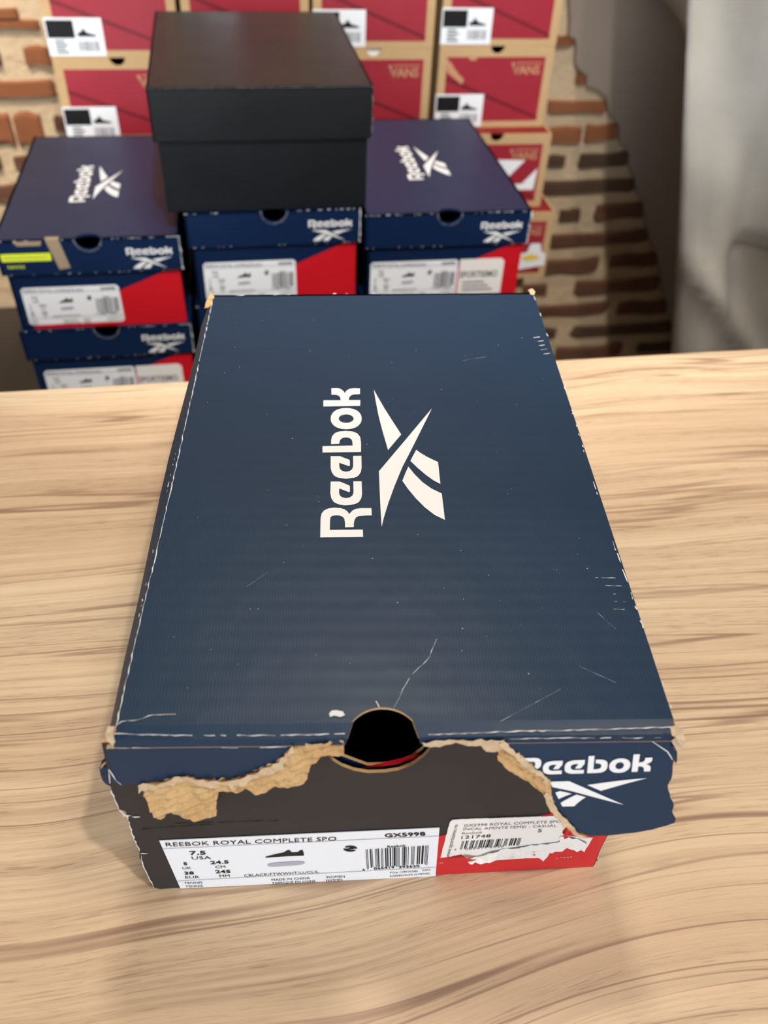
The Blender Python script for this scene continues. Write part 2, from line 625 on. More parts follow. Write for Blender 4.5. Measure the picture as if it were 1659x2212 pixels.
letters = {
    'R': [(215, 1500), (598, 1495), (596, 1430), (300, 1433), (302, 1345), (306, 1322), (320, 1308), (350, 1303), (385, 1304), (412, 1313), (430, 1332), (437, 1370), (437, 1410), (515, 1408), (515, 1380), (520, 1348), (535, 1322), (560, 1309), (610, 1305), (676, 1303), (673, 1238), (580, 1238), (535, 1244), (503, 1260), (475, 1290), (455, 1265), (432, 1249), (400, 1238), (340, 1234), (290, 1240), (250, 1258), (228, 1285), (219, 1320), (217, 1360)],
    'e1': [(308, 1000), (390, 1000), (472, 1034), (480, 1042), (480, 1090), (472, 1095), (385, 1062), (383, 1100), (390, 1124), (408, 1140), (445, 1148), (480, 1142), (503, 1126), (513, 1100), (511, 998), (585, 998), (589, 1110), (582, 1150), (560, 1185), (520, 1204), (445, 1213), (380, 1205), (338, 1185), (315, 1152), (305, 1105)],
    'e2': [(308, 772), (390, 772), (472, 803), (480, 812), (480, 858), (472, 862), (385, 832), (385, 862), (392, 888), (410, 904), (445, 912), (478, 906), (500, 890), (510, 862), (509, 770), (583, 769), (585, 880), (578, 915), (556, 948), (518, 967), (445, 974), (380, 968), (340, 948), (317, 915), (308, 875)],
    'b': [(235, 740), (235, 683), (505, 678), (503, 645), (495, 622), (475, 609), (445, 604), (415, 609), (394, 625), (387, 645), (386, 662), (312, 665), (312, 630), (320, 596), (345, 566), (385, 551), (445, 546), (505, 551), (548, 569), (572, 600), (580, 650), (580, 735)],
    'k': [(243, 327), (572, 322), (573, 270), (470, 270), (474, 245), (488, 229), (510, 220), (570, 216), (570, 165), (510, 163), (475, 170), (450, 185), (435, 208), (420, 187), (400, 172), (375, 163), (315, 163), (315, 222), (350, 222), (378, 228), (394, 246), (398, 272), (243, 272)],
}
symbol = {
    's1': [(695, 178), (715, 215), (790, 345), (870, 470), (940, 578), (822, 718), (795, 625), (765, 520), (735, 400), (712, 280)],
    's2': [(1214, 345), (1000, 600), (880, 742), (740, 908), (748, 1100), (755, 1250), (765, 1405), (785, 1320), (825, 1190), (880, 1040), (950, 870), (1030, 715), (1120, 535)],
    's3': [(1075, 715), (1110, 742), (1165, 775), (1220, 802), (1270, 825), (1280, 920), (1291, 1022), (1230, 990), (1160, 940), (1085, 876), (1022, 815), (1045, 770)],
    's4': [(1004, 865), (1060, 935), (1130, 1005), (1210, 1062), (1303, 1107), (1318, 1230), (1331, 1343), (1240, 1300), (1150, 1230), (1070, 1150), (1000, 1065), (950, 993), (975, 930)],
}
LOGO = {k: [logo_uv(c) for c in v] for k, v in list(letters.items()) + list(symbol.items())}
ring_o = [logo_uv((447 + 139 * math.copysign(abs(math.cos(t)) ** .92, math.cos(t)), 436 + 95 * math.copysign(abs(math.sin(t)) ** .92, math.sin(t)))) for t in [6.28318 * i / 28 for i in range(28)]]
ring_i = [logo_uv((447 + 67 * math.cos(t), 436 + 38 * math.sin(t))) for t in [6.28318 * i / 28 for i in range(28)]]
LOGO_RING = [[ring_o[i], ring_o[(i + 1) % 28], ring_i[(i + 1) % 28], ring_i[i]] for i in range(28)]
LOGO_POLYS = list(LOGO.values()) + LOGO_RING
# reading frame: s along the word, t upwards
lx = [q[0] for p in LOGO_POLYS for q in p]; ly = [q[1] for p in LOGO_POLYS for q in p]
LX0, LX1, LY0, LY1 = min(lx), max(lx), min(ly), max(ly)
LW, LH = LY1 - LY0, LX1 - LX0


def logo_read(p):
    """(s,t) in units of the word length, word starting at 0,0 lower left of the whole mark"""
    return ((p[1] - LY0) / LW, (LX1 - p[0]) / LW)


LOGO_READ = {k: [logo_read(q) for q in v] for k, v in LOGO.items()}
RING_READ = [[logo_read(q) for q in p] for p in LOGO_RING]


def clip_half(poly, a, b):
    """keep the part of a 2D polygon left of the line a->b"""
    out = []
    def side(p): return (b[0] - a[0]) * (p[1] - a[1]) - (b[1] - a[1]) * (p[0] - a[0])
    for i in range(len(poly)):
        p, q = poly[i], poly[(i + 1) % len(poly)]
        sp, sq = side(p), side(q)
        if sp >= 0: out.append(p)
        if sp * sq < 0:
            t = sp / (sp - sq); out.append((p[0] + (q[0] - p[0]) * t, p[1] + (q[1] - p[1]) * t))
    return out


# ------------------------------------------------------------------ the torn shoe box on the counter
box = empty('shoe_box', (0, 0, -T), 0, 'battered navy shoe box with a torn front lid flap on the counter', 'shoe box', 'shoe boxes with the white crossed-stripe logo')
box.location = (0, 0, T)

# lid ---------------------------------------------------------------
FL, FR, BR, BL = (-.0985, .0042), (.0993, .0042), (.1022, .3175), (-.0988, .3075)
HC, HR = (-.0056, -.0030), .0132
TH = .0018


def hole_arc(y_cut, n=18):
    a0 = math.asin(max(-1, min(1, (y_cut - HC[1]) / HR)))
    return [(HC[0] + HR * math.cos(t), HC[1] + HR * math.sin(t)) for t in [math.pi - a0 + (a0 - (math.pi - a0)) * i / n for i in range(n + 1)]]


lid = MB()
arc = hole_arc(FL[1])
top = [FL] + arc + [FR, BR, BL]
lid.slab([(x, y, H) for x, y in top], (0, 0, 1), .0011, 'navy', 'kraft', 'inside')
# rounded front fold, in two pieces beside the thumb hole
yb, zb = -.0020, H - .0046
ym, zm = -.0013, H - .0012
for (x0, x1) in ((FL[0], HC[0] - .0106), (HC[0] + .0106, FR[0])):
    hx = -.0026 if x0 == FL[0] else 0
    hx2 = .0026 if x0 != FL[0] else 0
    lid.slab([(x0, FL[1], H), (x1, FL[1], H), (x1 + hx * .7, ym, zm), (x0 + hx2 * .7, ym, zm)], (0, -.3, 1), TH * .8, 'navy', 'kraft', 'inside')
    lid.slab([(x0 + hx2 * .7, ym, zm), (x1 + hx * .7, ym, zm), (x1 + hx, yb, zb), (x0 + hx2, yb, zb)], (0, -1, .65), TH * .8, 'navy', 'kraft', 'inside')
# left side: rounded crease, then the side wall; right side the same but tighter
ZR = .0715
for (A, B, sx, bw) in ((FL, BL, -1, .0042), (FR, BR, 1, .0016)):
    ys = [A[1] + (B[1] - A[1]) * i / 10 for i in range(11)]
    xs = [A[0] + (B[0] - A[0]) * i / 10 for i in range(11)]
    for i in range(10):
        x0, x1, y0, y1 = xs[i], xs[i + 1], ys[i], ys[i + 1]
        if i == 0: y0 = .002
        w0 = bw * (1 - .15 * math.sin(i)); w1 = bw * (1 - .15 * math.sin(i + 1))
        if i == 9: w1 *= .5
        if i == 0: w0 *= .75
        lid.slab([(x0, y0, H), (x1, y1, H), (x1 + sx * w1, y1, H - .0045), (x0 + sx * w0, y0, H - .0045)], (sx, 0, 1), TH * .8, 'navy', 'kraft', 'inside')
        lid.slab([(x0 + sx * w0, y0, H - .0045), (x1 + sx * w1, y1, H - .0045), (x1 + sx * (w1 + .001), y1, ZR), (x0 + sx * (w0 + .001), y0, ZR)], (sx, 0, .02), TH * .7, 'navy', 'navy', 'inside')
lid.slab([(BL[0], BL[1], H), (BR[0], BR[1], H), (BR[0], BR[1] + .002, ZR), (BL[0], BL[1] + .002, ZR)], (0, 1, 0), TH, 'navy', 'kraft', 'inside')
lid_o = lid.build('lid', box)

# front flap, left remnant: nearly upright
FP = Plane((0, -.0022, H - .0046), (1, 0, 0), (0, .12, 1))
px = lambda pl, pts: [pl.uv(p) for p in pts]
tear_l = px(FP, [(742, 1599), (690, 1604), (632, 1609), (618, 1624), (600, 1645), (565, 1660), (530, 1675), (500, 1682), (460, 1684), (420, 1680), (395, 1675), (370, 1680), (340, 1690), (300, 1693)])
tl = [(u, min(v, -.0004)) for u, v in rough(tear_l[2:], .0006, .0014, False, 3)]
x_left = FL[0] - .0028
flap = [(x_left, .0)] + [(tl[0][0], 0)] + tl + px(FP, [(262, 1694), (244, 1690)]) + px(FP, [(237, 1668)])
mb = MB()
mb.slab([FP.pt(p) for p in flap], FP.n, TH, 'navy', 'kraft_pale', 'kraft')
fl_o = mb.build('torn_flap', box)
# kraft plies laid bare under the tear
kp = px(FP, [(742, 1599), (742, 1630), (730, 1636), (693, 1637), (671, 1656), (666, 1676), (657, 1694), (622, 1703), (540, 1711), (486, 1715), (471, 1718), (466, 1737), (467, 1757), (450, 1766), (429, 1772), (411, 1768), (393, 1771), (373, 1765), (363, 1758), (355, 1766), (339, 1768), (323, 1745), (311, 1721), (303, 1702), (300, 1690)])
kp = rough(kp, .0003, .0016, False, 5)
mb = MB()
sub_poly_sheet(mb, kp + [(p[0], p[1] + .0010) for p in reversed(tl)], FP, -.0002, 'kraft', .0020, 150, 6, 2.0, lambda x, y: .0005 * math.sin((y - .35 * x) * 1500))
mb.build('kraft_ply', fl_o)
# paler fibrous ply right along the tear
mb = MB()
base = tear_l[2:]
low = [(p[0] + random.uniform(-.0006, .0006), p[1] - random.uniform(.0018, .0042)) for p in base]
low2 = rough(low, .0007, .0012, False, 8)
sub_poly_sheet(mb, [(p[0], p[1] + .0006) for p in rough(base, .0004, .0014, False, 9)] + low2[::-1], FP, .0011, 'kraft_pale', .0014, 260, 3, 7.0)
mb.build('torn_edge_ply', fl_o)

# front flap, right remnant with the logo: swings out towards the bottom
k_out = .31
FPR = Plane((0, -.0022, H - .0046), (1, 0, 0), (0, k_out, 1))
tear_r = [(1088, 1600), (1100, 1612), (1118, 1627), (1140, 1646), (1161, 1662), (1181, 1678), (1183, 1695), (1191, 1725), (1207, 1753), (1229, 1776), (1245, 1797), (1277, 1806)]
right_e = [(1313, 1805), (1353, 1801), (1409, 1792), (1440, 1784), (1458, 1777), (1460, 1768), (1451, 1753), (1456, 1740), (1446, 1715), (1442, 1695), (1451, 1682), (1455, 1642), (1457, 1627), (1463, 1610)]
tr = [(u, min(v, -.0004)) for u, v in rough(px(FPR, tear_r), .0004, .0013, False, 11)]
re_ = rough(px(FPR, right_e), .0002, .002, False, 12)
flapR = [(tr[0][0], 0)] + tr + re_ + [(FR[0] + .0005, 0)]
mb = MB()
mb.slab([FPR.pt(p) for p in flapR], FPR.n, TH, 'navy', 'kraft_pale', 'kraft')
fr_o = mb.build('torn_flap', box)
kr = px(FPR, [(1081, 1599), (1075, 1622), (1077, 1645), (1099, 1664), (1133, 1688), (1169, 1712), (1190, 1730), (1203, 1757), (1222, 1778), (1226, 1791), (1241, 1806), (1276, 1809)])
mb = MB()
sub_poly_sheet(mb, rough(kr, .0003, .0015, False, 14) + [(p[0] + .0008, p[1]) for p in reversed(tr)], FPR, -.0003, 'kraft', .0020, 170, 6, 5.0, lambda x, y: .0004 * math.sin((y + .7 * x) * 1600))
mb.build('kraft_ply', fr_o)
mb = MB()
pale = px(FPR, tear_r)
off_l = [(p[0] - random.uniform(.0012, .0030), p[1] - random.uniform(.000, .0012)) for p in pale]
sub_poly_sheet(mb, [(p[0] + .0003, p[1]) for p in rough(pale, .0004, .0014, False, 15)] + rough(off_l, .0006, .0013, False, 16)[::-1], FPR, .0007, 'kraft_pale', .0013, 280, 3, 9.0)
mb.build('torn_edge_ply', fr_o)
# logo on the right flap: measured from the word on the flap, cut where the flap is torn
a = Vector(FPR.uv((1118, 1674))); b = Vector(FPR.uv((1404, 1664)))
ax = (b - a); ay = Vector((-ax.y, ax.x))
tmin_word = min(q[1] for q in LOGO_READ['e1'])
tr_a, tr_b, tr_c = FPR.uv((1110, 1620)), FPR.uv((1183, 1679)), FPR.uv((1241, 1793))
mb = MB()
for k, p in list(LOGO_READ.items()) + [('o', r) for r in RING_READ]:
    q = [tuple(a + ax * s + ay * (t - tmin_word) * 1.0) for s, t in p]
    if k == 'R':
        q = clip_half(q, tr_a, tr_b)
    if k in ('s2', 's3', 's4'):
        q = clip_half(q, tr_b, tr_c)
    if len(q) > 2:
        mb.poly2([q], FPR, .0003, 'white_print')
mb.build('logo', fr_o)

# torn strip of board still hanging from the fold between the two flaps
mb = MB()
st = px(FP, [(912, 1602), (940, 1599), (1000, 1597), (1090, 1596), (1084, 1618), (1066, 1624), (1050, 1620), (1038, 1610), (1000, 1607), (985, 1604), (962, 1606), (950, 1613), (930, 1614), (914, 1611)])
sub_poly_sheet(mb, rough(st, .0003, .0015, True, 21), FP, .0003, 'kraft_pale', .0010, 220, 3, 3.0)
mb.build('torn_strip', box)

# crushed corners
mb = MB()
cl = Plane((0, .004, 0), (1, 0, 0), (0, 0, 1))
sub_poly_sheet(mb, px(cl, [(243, 1612), (236, 1632), (220, 1644), (214, 1662), (222, 1684), (236, 1700), (246, 1700), (246, 1640)]), cl, .0, 'navy', .002, 120, 3, 4.0)
mb.build('crushed_corner', box)
mb = MB()
sub_poly_sheet(mb, px(cl, [(236, 1634), (221, 1645), (218, 1655), (228, 1645), (238, 1640)]), cl, .0012, 'kraft', .001, 200, 3, 4.0)
mb.build('frayed_corner', box)
mb = MB()
sub_poly_sheet(mb, px(FP, [(236, 1560), (228, 1578), (232, 1594), (246, 1600), (252, 1592), (246, 1580), (250, 1562), (243, 1562)]), FP, .0015, 'kraft_pale', .002, 200, 3, 4.0)
mb.build('frayed_corner', box)
mb = MB()
sub_poly_sheet(mb, px(FP, [(1446, 1566), (1462, 1560), (1474, 1572), (1476, 1590), (1468, 1606), (1458, 1612), (1450, 1600), (1458, 1588), (1448, 1580)]), FP, .0012, 'kraft_pale', .0025, 260, 3, 6.0)
mb.build('frayed_corner', box)
mb = MB()
sub_poly_sheet(mb, px(FP, [(1448, 1606), (1466, 1604), (1460, 1640), (1456, 1644)]), FP, .0006, 'navy', .002, 200, 3, 6.5)
mb.build('crushed_corner', box)

for pts, m_, sd in (([(456, 632), (447, 650), (441, 668), (456, 662), (463, 642)], 'kraft', 1.0), ([(1140, 628), (1150, 624), (1156, 632), (1152, 642), (1146, 636)], 'kraft_pale', 2.0)):
    mb = MB(); sub_poly_sheet(mb, px(LIDP, pts), LIDP, .0004, m_, .001, 300, 3, sd); mb.build('frayed_corner', box)

# logo on the lid
mb = MB()
mb.poly2(LOGO_POLYS, LIDP, .00025, 'white_print')
mb.build('logo', lid_o)

# scuffs, worn creases and chips on the lid
mb = MB()
L = LIDP
e0 = .0004
ribbon(mb, px(L, [(459, 652), (421, 826), (385, 990), (337, 1200), (290, 1400), (250, 1574)]), .0006, L, e0, 'scuff', 1, .12, .004)
ribbon(mb, px(L, [(447, 700), (400, 895), (345, 1120), (300, 1330)]), .0007, L, e0 - .0012, 'scuff', 2, .55, .003)
ribbon(mb, px(L, [(1153, 640), (1205, 790), (1240, 905), (1290, 1070)]), .0008, L, e0, 'scuff', 3, .62, .004)
ribbon(mb, px(L, [(1300, 1095), (1330, 1190), (1400, 1390), (1440, 1500), (1456, 1552)]), .0007, L, e0, 'scuff', 4, .5, .003)
ribbon(mb, px(L, [(470, 640), (700, 636), (830, 634)]), .0008, L, e0, 'scuff', 5, .7, .005)
ribbon(mb, px(L, [(247, 1586), (380, 1590), (560, 1590), (700, 1588), (745, 1586)]), .0005, L, e0, 'scuff', 6, .35, .003)
ribbon(mb, px(L, [(925, 1588), (1080, 1582), (1250, 1578), (1450, 1572)]), .0006, L, e0, 'scuff', 7, .3, .003)
ribbon(mb, px(L, [(250, 1570), (262, 1560), (300, 1556), (322, 1547), (345, 1545), (380, 1544)]), .0004, L, e0, 'scuff', 8, .3, .002)
ribbon(mb, px(L, [(943, 1382), (925, 1425), (890, 1458), (870, 1490), (860, 1515), (850, 1531)]), .00032, L, e0, 'scuff', 9, .15, .002)
ribbon(mb, px(L, [(812, 1516), (820, 1530)]), .0008, L, e0, 'scuff', 10, .1, .001)
for yy, x0, x1 in ((1249, 1285, 1330), (1266, 1300, 1342), (1284, 1290, 1350), (1300, 1320, 1352), (1317, 1325, 1356)):
    ribbon(mb, px(L, [(x0, yy), (x1, yy + 1)]), .0003, L, e0, 'scuff', yy, .55, .0012)
for yy, x0 in ((731, 1152), (739, 1160), (748, 1163), (757, 1168), (766, 1174)):
    ribbon(mb, px(L, [(x0, yy), (x0 + 14, yy - 2)]), .0008, L, e0, 'scuff', yy, .2, .0015)
mb.poly2([rough(px(L, [(711, 1543), (716, 1537), (728, 1535), (740, 1538), (745, 1546), (735, 1550), (722, 1547), (713, 1550)]), .0001, .001, True, 2)], L, e0, 'scuff')
for i in range(90):
    c = (random.uniform(-.09, .092), random.uniform(.01, .30)); r = random.uniform(.00006, .00015)
    mb.poly2([blob(c, r * random.uniform(1, 2.4), r, 6, .3, i)], L, e0, 'scuff')
for (x0, y0, x1, y1) in ((534, 1268, 578, 1238), (1290, 1325, 1330, 1360), (1250, 1440, 1330, 1476), (1000, 780, 1050, 772), (1080, 1560, 1210, 1490)):
    ribbon(mb, px(L, [(x0, y0), (x1, y1)]), .00010, L, e0, 'scuff', x0, .2, .003)
# lower crease of the fold
ribbon(mb, px(FP, [(250, 1613), (420, 1614), (620, 1612)]), .0006, FP, .0004, 'scuff', 31, .5, .0025)
ribbon(mb, px(FP, [(1100, 1594), (1250, 1592), (1400, 1592), (1440, 1590)]), .0006, FP, .0004, 'scuff', 32, .35, .0025)
ribbon(mb, px(FP, [(238, 1690), (236, 1660), (250, 1684), (262, 1693)]), .0005, FP, .0004, 'scuff', 33, .3, .002)
ribbon(mb, px(FPR, [(1408, 1600), (1420, 1608), (1440, 1622), (1452, 1640)]), .0005, FPR, .0004, 'scuff', 34, .3, .002)
sc_o = mb.build('scuff_marks', lid_o)
sc_o['kind'] = 'stuff'

# body --------------------------------------------------------------
P0, P1 = Vector((-.0988, -.0036, 0)), Vector((.0958, .0021, 0))
BP = Plane(P0, P1 - P0, (.0, .036, 1))
BZ = .1118


def bz(u, z):
    return (u, z / BP.b.z)


left_e = px(BP, [(333, 1917), (311, 1872), (301, 1851), (302, 1836), (290, 1812), (275, 1763), (271, 1753), (257, 1747), (240, 1705)])
right_b = px(BP, [(1283, 1871), (1289, 1857), (1298, 1833), (1312, 1806)])
nt_px = [(932, 1612), (928, 1621), (915, 1635), (893, 1651), (862, 1664), (830, 1669), (795, 1670), (765, 1665), (738, 1655), (720, 1644), (707, 1632)]
notch = px(BP, nt_px)
wallp = px(BP, [(345, 1921)]) + [tuple(p) for p in left_e] + [(left_e[-1][0] + .002, BZ)] + [(notch[-1][0] - .002, BZ)] + notch[::-1] + [(notch[0][0] + .001, BZ), (right_b[-1][0] + .006, BZ)] + right_b[::-1]
wallp = [(u, max(v, .0)) for u, v in wallp]
wallp[0] = (wallp[0][0], 0)
mb = MB()
mb.slab([BP.pt(p) for p in wallp], BP.n, .0014, 'charcoal', 'kraft', 'inside')
# second, folded-in ply with its own lower notch
inn = [(.004, .002), (.004, BZ - .001), (notch[-1][0] + .001, BZ - .001)] + [(u, v - (.0006 if 3 < i < 9 else -.0012)) for i, (u, v) in enumerate(notch[::-1])] + [(notch[0][0], BZ - .001), (.190, BZ - .001), (.190, .002)]
mb.slab([BP.pt(p, -.0036) for p in inn], BP.n, .0013, 'navy_plain', 'kraft', 'inside')
mb.poly2([[(notch[7][0], notch[7][1] - .004), (notch[2][0], notch[2][1] - .006), (notch[2][0], notch[2][1] - .0022), (notch[4][0], notch[4][1] - .0008), (notch[6][0], notch[6][1] - .0010)]], BP, -.0030, 'red')
xl, xr, yk = -.0962, .0962, .3030
zt = .1118
mb.slab([(xl, .004, 0), (xl, yk, 0), (xl, yk, zt), (xl - .002, .004, zt)], (-1, 0, 0), .003, 'charcoal', 'kraft', 'inside')
mb.slab([(xr, .006, 0), (xr, yk, 0), (xr, yk, zt), (xr, .006, zt)], (1, 0, 0), .003, 'charcoal', 'kraft', 'inside')
mb.slab([(xl, yk, 0), (xr, yk, 0), (xr, yk, zt), (xl, yk, zt)], (0, 1, 0), .003, 'charcoal', 'kraft', 'inside')
mb.slab([(xl, -.001, 0.0005), (xr, .003, 0.0005), (xr, yk, 0.0005), (xl, yk, 0.0005)], (0, 0, -1), .003, 'charcoal', 'kraft', 'inside')
body_o = mb.build('body', box)

# red wedge printed on the body
d0, d1 = BP.uv((400, 1919)), BP.uv((1318, 1730))
redp = [(d0[0], .0004), d1] + [(u - .0004, v) for u, v in right_b[::-1]] + [(right_b[0][0] - .001, .0004)]
mb = MB(); mb.poly2([redp], BP, .0002, 'red'); mb.build('red_panel', box)


# size label
def c4(p): return BP.uv((330 + p[0] / 2.633, 1780 + p[1] / 2.633))


Lq = [c4(p) for p in ((160, 366), (1607, 289), (1630, 15), (38, 88))]
Lq[0] = (Lq[0][0], max(Lq[0][1], .0006))


def up4(a, h):
    b = c4((a[0] - h * .28, a[1] - h)); a = c4(a); return (b[0] - a[0], b[1] - a[1])


label_txt = [('REEBOK ROYAL COMPLETE SPO', (78, 118), (1045, 84), 22, 0), ('GX5998', (1320, 66), (1552, 55), 20, 1), ('7.5', (213, 165), (305, 163), 20, 1), ('USA', (225, 192), (333, 189), 17, 0),
             ('5', (177, 224), (200, 224), 16, 1), ('UK', (172, 248), (222, 246), 13, 0), ('24.5', (330, 218), (435, 214), 17, 1), ('CM', (358, 242), (415, 240), 14, 0), ('38', (183, 278), (237, 276), 16, 1),
             ('EUR', (188, 300), (268, 298), 14, 0), ('245', (358, 270), (445, 268), 17, 1), ('MM', (382, 293), (440, 291), 14, 0), ('CBLACK/FTWWHT/LUCLIL', (522, 290), (945, 268), 13, 0),
             ('TENNIS', (180, 332), (285, 328), 11, 0), ('TENNIS', (188, 351), (287, 347), 11, 0), ('MADE IN CHINA', (678, 314), (895, 303), 12, 0), ('FABRIQU\u00c9 EN CHINE', (684, 332), (927, 320), 11, 0),
             ('WOMEN', (985, 299), (1093, 294), 12, 0), ('FEMMES', (987, 317), (1080, 312), 10, 0), ('Reebok', (1335, 124), (1440, 117), 10, 1), ('4', (1192, 257), (1207, 256), 11, 1), ('065419', (1258, 250), (1375, 242), 12, 1),
             ('393620', (1400, 241), (1518, 235), 12, 1), ('PO# 128930286', (1350, 272), (1508, 262), 9, 0), ('EAN', (1535, 258), (1578, 255), 9, 0), ('RABSBIO9UM/1019PO02', (1350, 292), (1575, 276), 9, 0)]
LBL = []           # (polygon, material) on the body face
for s_, a, b, h, bold in label_txt:
    for p in set_text(s_, c4(a), c4(b), up4(a, h), bool(bold)):
        LBL.append((p, 'ink'))


def line4(a, b, w):
    a = Vector(c4(a)); b = Vector(c4(b)); d = (b - a).normalized(); n = Vector((-d.y, d.x)) * w / 2
    LBL.append(([tuple(a - n), tuple(b - n), tuple(b + n), tuple(a + n)], 'ink'))


line4((60, 130), (1625, 58), .00022)
line4((140, 314), (1607, 236), .00022)
EAN = {'L': '0001101 0011001 0010011 0111101 0100011 0110001 0101111 0111011 0110111 0001011'.split()}


def ean_bits(code):
    pat = 'LLLLLL LLGLGG LLGGLG LLGGGL LGLLGG LGGLLG LGGGLL LGLGLG LGLGGL LGGLGL'.split()[int(code[0])]
    bits = '101'
    for ch, k in zip(code[1:7], pat):
        l = EAN['L'][int(ch)]
        bits += l if k == 'L' else ''.join('1' if c == '0' else '0' for c in l)[::-1]
    bits += '01010'
    for ch in code[7:]:
        bits += ''.join('1' if c == '0' else '0' for c in EAN['L'][int(ch)])
    return bits + '101'


def barcode(tl_, tr_, bl_, br_, out, m='ink', n=None, flip=False):
    bits = ean_bits('4065419393620')
    k = len(bits); i = 0
    tl_, tr_, bl_, br_ = map(Vector, (tl_, tr_, bl_, br_))
    while i < k:
        if bits[i] == '1':
            j = i
            while j < k and bits[j] == '1': j += 1
            guard = i < 3 or i >= k - 3 or 45 <= i < 50
            g = 1.0 if guard else .93
            t0, t1 = i / k, j / k
            a, b = tl_.lerp(tr_, t0), tl_.lerp(tr_, t1)
            c, d = a.lerp(bl_.lerp(br_, t0), g), b.lerp(bl_.lerp(br_, t1), g)
            out.append(([tuple(c), tuple(d), tuple(b), tuple(a)], m)); i = j
        else: i += 1


barcode(c4((1210, 135)), c4((1568, 112)), c4((1218, 247)), c4((1560, 222)), LBL)
LBL.append(([c4(p) for p in [(640, 177), (680, 166), (720, 157), (745, 152), (762, 141), (772, 138), (782, 141), (788, 151), (806, 152), (826, 150), (836, 140), (852, 138), (857, 150), (860, 169), (760, 173), (642, 181)]], 'ink'))
LBL.append(([c4((758 + 107 * math.cos(t), 217 - 7 * math.cos(t) + (14 + 3 * math.cos(2 * t)) * math.sin(t))) for t in [6.2832 * i / 22 for i in range(22)]], 'sole_print'))
for t0 in (0, math.pi):                                       # two-arrow ring
    ro, ri = [], []
    for i in range(9):
        t = t0 + 2.5 * i / 8; w = 10 * (1 - abs(i / 8 - .35)) + 3
        ro.append((1123 + 40 * math.cos(t), 130 - 17 * math.sin(t))); ri.append((1123 + (40 - w * 2) * math.cos(t), 130 - (17 - w) * math.sin(t)))
    LBL.append(([c4(p) for p in ro + ri[::-1]], 'ink'))
LBL.append(([c4(p) for p in [(1100, 132), (1128, 124), (1126, 118), (1148, 126), (1130, 137), (1129, 131), (1108, 138)]], 'ink'))

mb = MB(); mb.slab([BP.pt(p, .0006) for p in Lq], BP.n, .0003, 'paper'); lab = mb.build('size_label', box)
mb = MB()
for p, m in LBL: mb.poly2([p], BP, .00085, m)
mb.build('label_print', lab)


# price sticker, partly torn away
def c5(p): return BP.uv((920 + p[0] / 3.95, 1720 + p[1] / 3.95))


def up5(a, h):
    b = c5((a[0] + h * .15, a[1] - h)); a = c5(a); return (b[0] - a[0], b[1] - a[1])


stk = [c5(p) for p in [(122, 514), (160, 370), (200, 222), (208, 205), (225, 194), (250, 190), (700, 172), (1180, 155), (1225, 230), (1190, 255), (1165, 280), (1160, 300), (1180, 320), (1240, 330), (1420, 345), (1390, 400), (1352, 455), (1305, 440), (1250, 448), (1190, 428), (1165, 460), (1060, 465), (1040, 500), (1000, 545), (985, 530), (960, 515), (800, 520), (600, 535), (440, 552), (390, 548), (350, 520), (300, 485), (200, 505)]]
mb = MB(); mb.slab([BP.pt(p, .0006) for p in rough(stk, .00012, .001, True, 4)], BP.n, .0003, 'paper_warm'); stko = mb.build('price_sticker', box)
SP = []
for s_, a, b, h, bold in [('GX5998 ROYAL COMPLETE SPOR', (320, 246), (1185, 210), 21, 0), ('\u00ceNCAL AMINTE FEMEI - CASUAL', (312, 277), (1110, 246), 20, 0), ('Reebok', (305, 312), (480, 302), 18, 0), ('5', (950, 293), (985, 291), 26, 0),
                          ('121748', (300, 350), (548, 335), 25, 0), ('4', (235, 450), (258, 448), 15, 0), ('065419', (330, 446), (520, 431), 18, 0), ('3936', (540, 430), (660, 420), 16, 0)]:
    for p in set_text(s_, c5(a), c5(b), up5(a, h), bool(bold)): SP.append((p, 'ink_soft' if h < 22 else 'ink'))
a, b = c5((196, 508)), c5((273, 228)); u = Vector(c5((160, 508))) - Vector(a)
for p in set_text('www.sportisimo.ro', a, b, u): SP.append((p, 'ink_soft'))
barcode(c5((310, 368)), c5((812, 342)), c5((288, 440)), c5((790, 405)), SP)
mb = MB()
for p, m in SP: mb.poly2([p], BP, .00085, m)
mb.build('sticker_print', stko)
mb = MB()
peel = [c5(p) for p in [(340, 520), (380, 500), (420, 498), (560, 450), (760, 420), (860, 405), (1000, 390), (1130, 372), (1140, 330), (1180, 318), (1300, 350), (1370, 380), (1350, 450), (1300, 440), (1200, 420), (1150, 440), (1040, 455), (900, 470), (760, 500), (640, 520), (560, 535), (440, 545), (370, 548)]]
sub_poly_sheet(mb, rough(peel, .00025, .0012, True, 6), BP, .0013, 'paper_warm', .0009, 300, 3, 1.0)
mb.build('peeled_layer', stko)
mb = MB()
for i, p in enumerate([[(1172, 318), (1160, 290), (1178, 262), (1205, 228), (1215, 240), (1195, 275), (1200, 305)], [(700, 500), (740, 490), (745, 496), (705, 503)], [(150, 520), (260, 490), (330, 482), (430, 492), (400, 500), (340, 510), (260, 520)], [(895, 448), (930, 446), (915, 460)]]):
    mb.poly2([rough([c5(q) for q in p], .0002, .001, True, i)], BP, .0026, 'red')
mb.build('bare_red_patch', stko)
mb = MB()
for i, (x, y, rx, ry) in enumerate([(130, 560, 20, 4), (200, 553, 30, 3), (270, 548, 40, 4), (1115, 520, 7, 4), (1155, 512, 7, 4), (1180, 514, 12, 4), (1210, 510, 12, 4), (1235, 508, 10, 4)]):
    mb.poly2([blob(c5((x, y)), rx * .000045, ry * .00006, 7, .4, i)], BP, .0005, 'scuff')
for i, (x, y, rx) in enumerate([(273, 1760, 8), (295, 1763, 10), (311, 1842, 7)]):
    mb.poly2([blob(BP.uv((x, y)), rx * .00018, .0005, 7, .5, i)], BP, .0004, 'scuff')
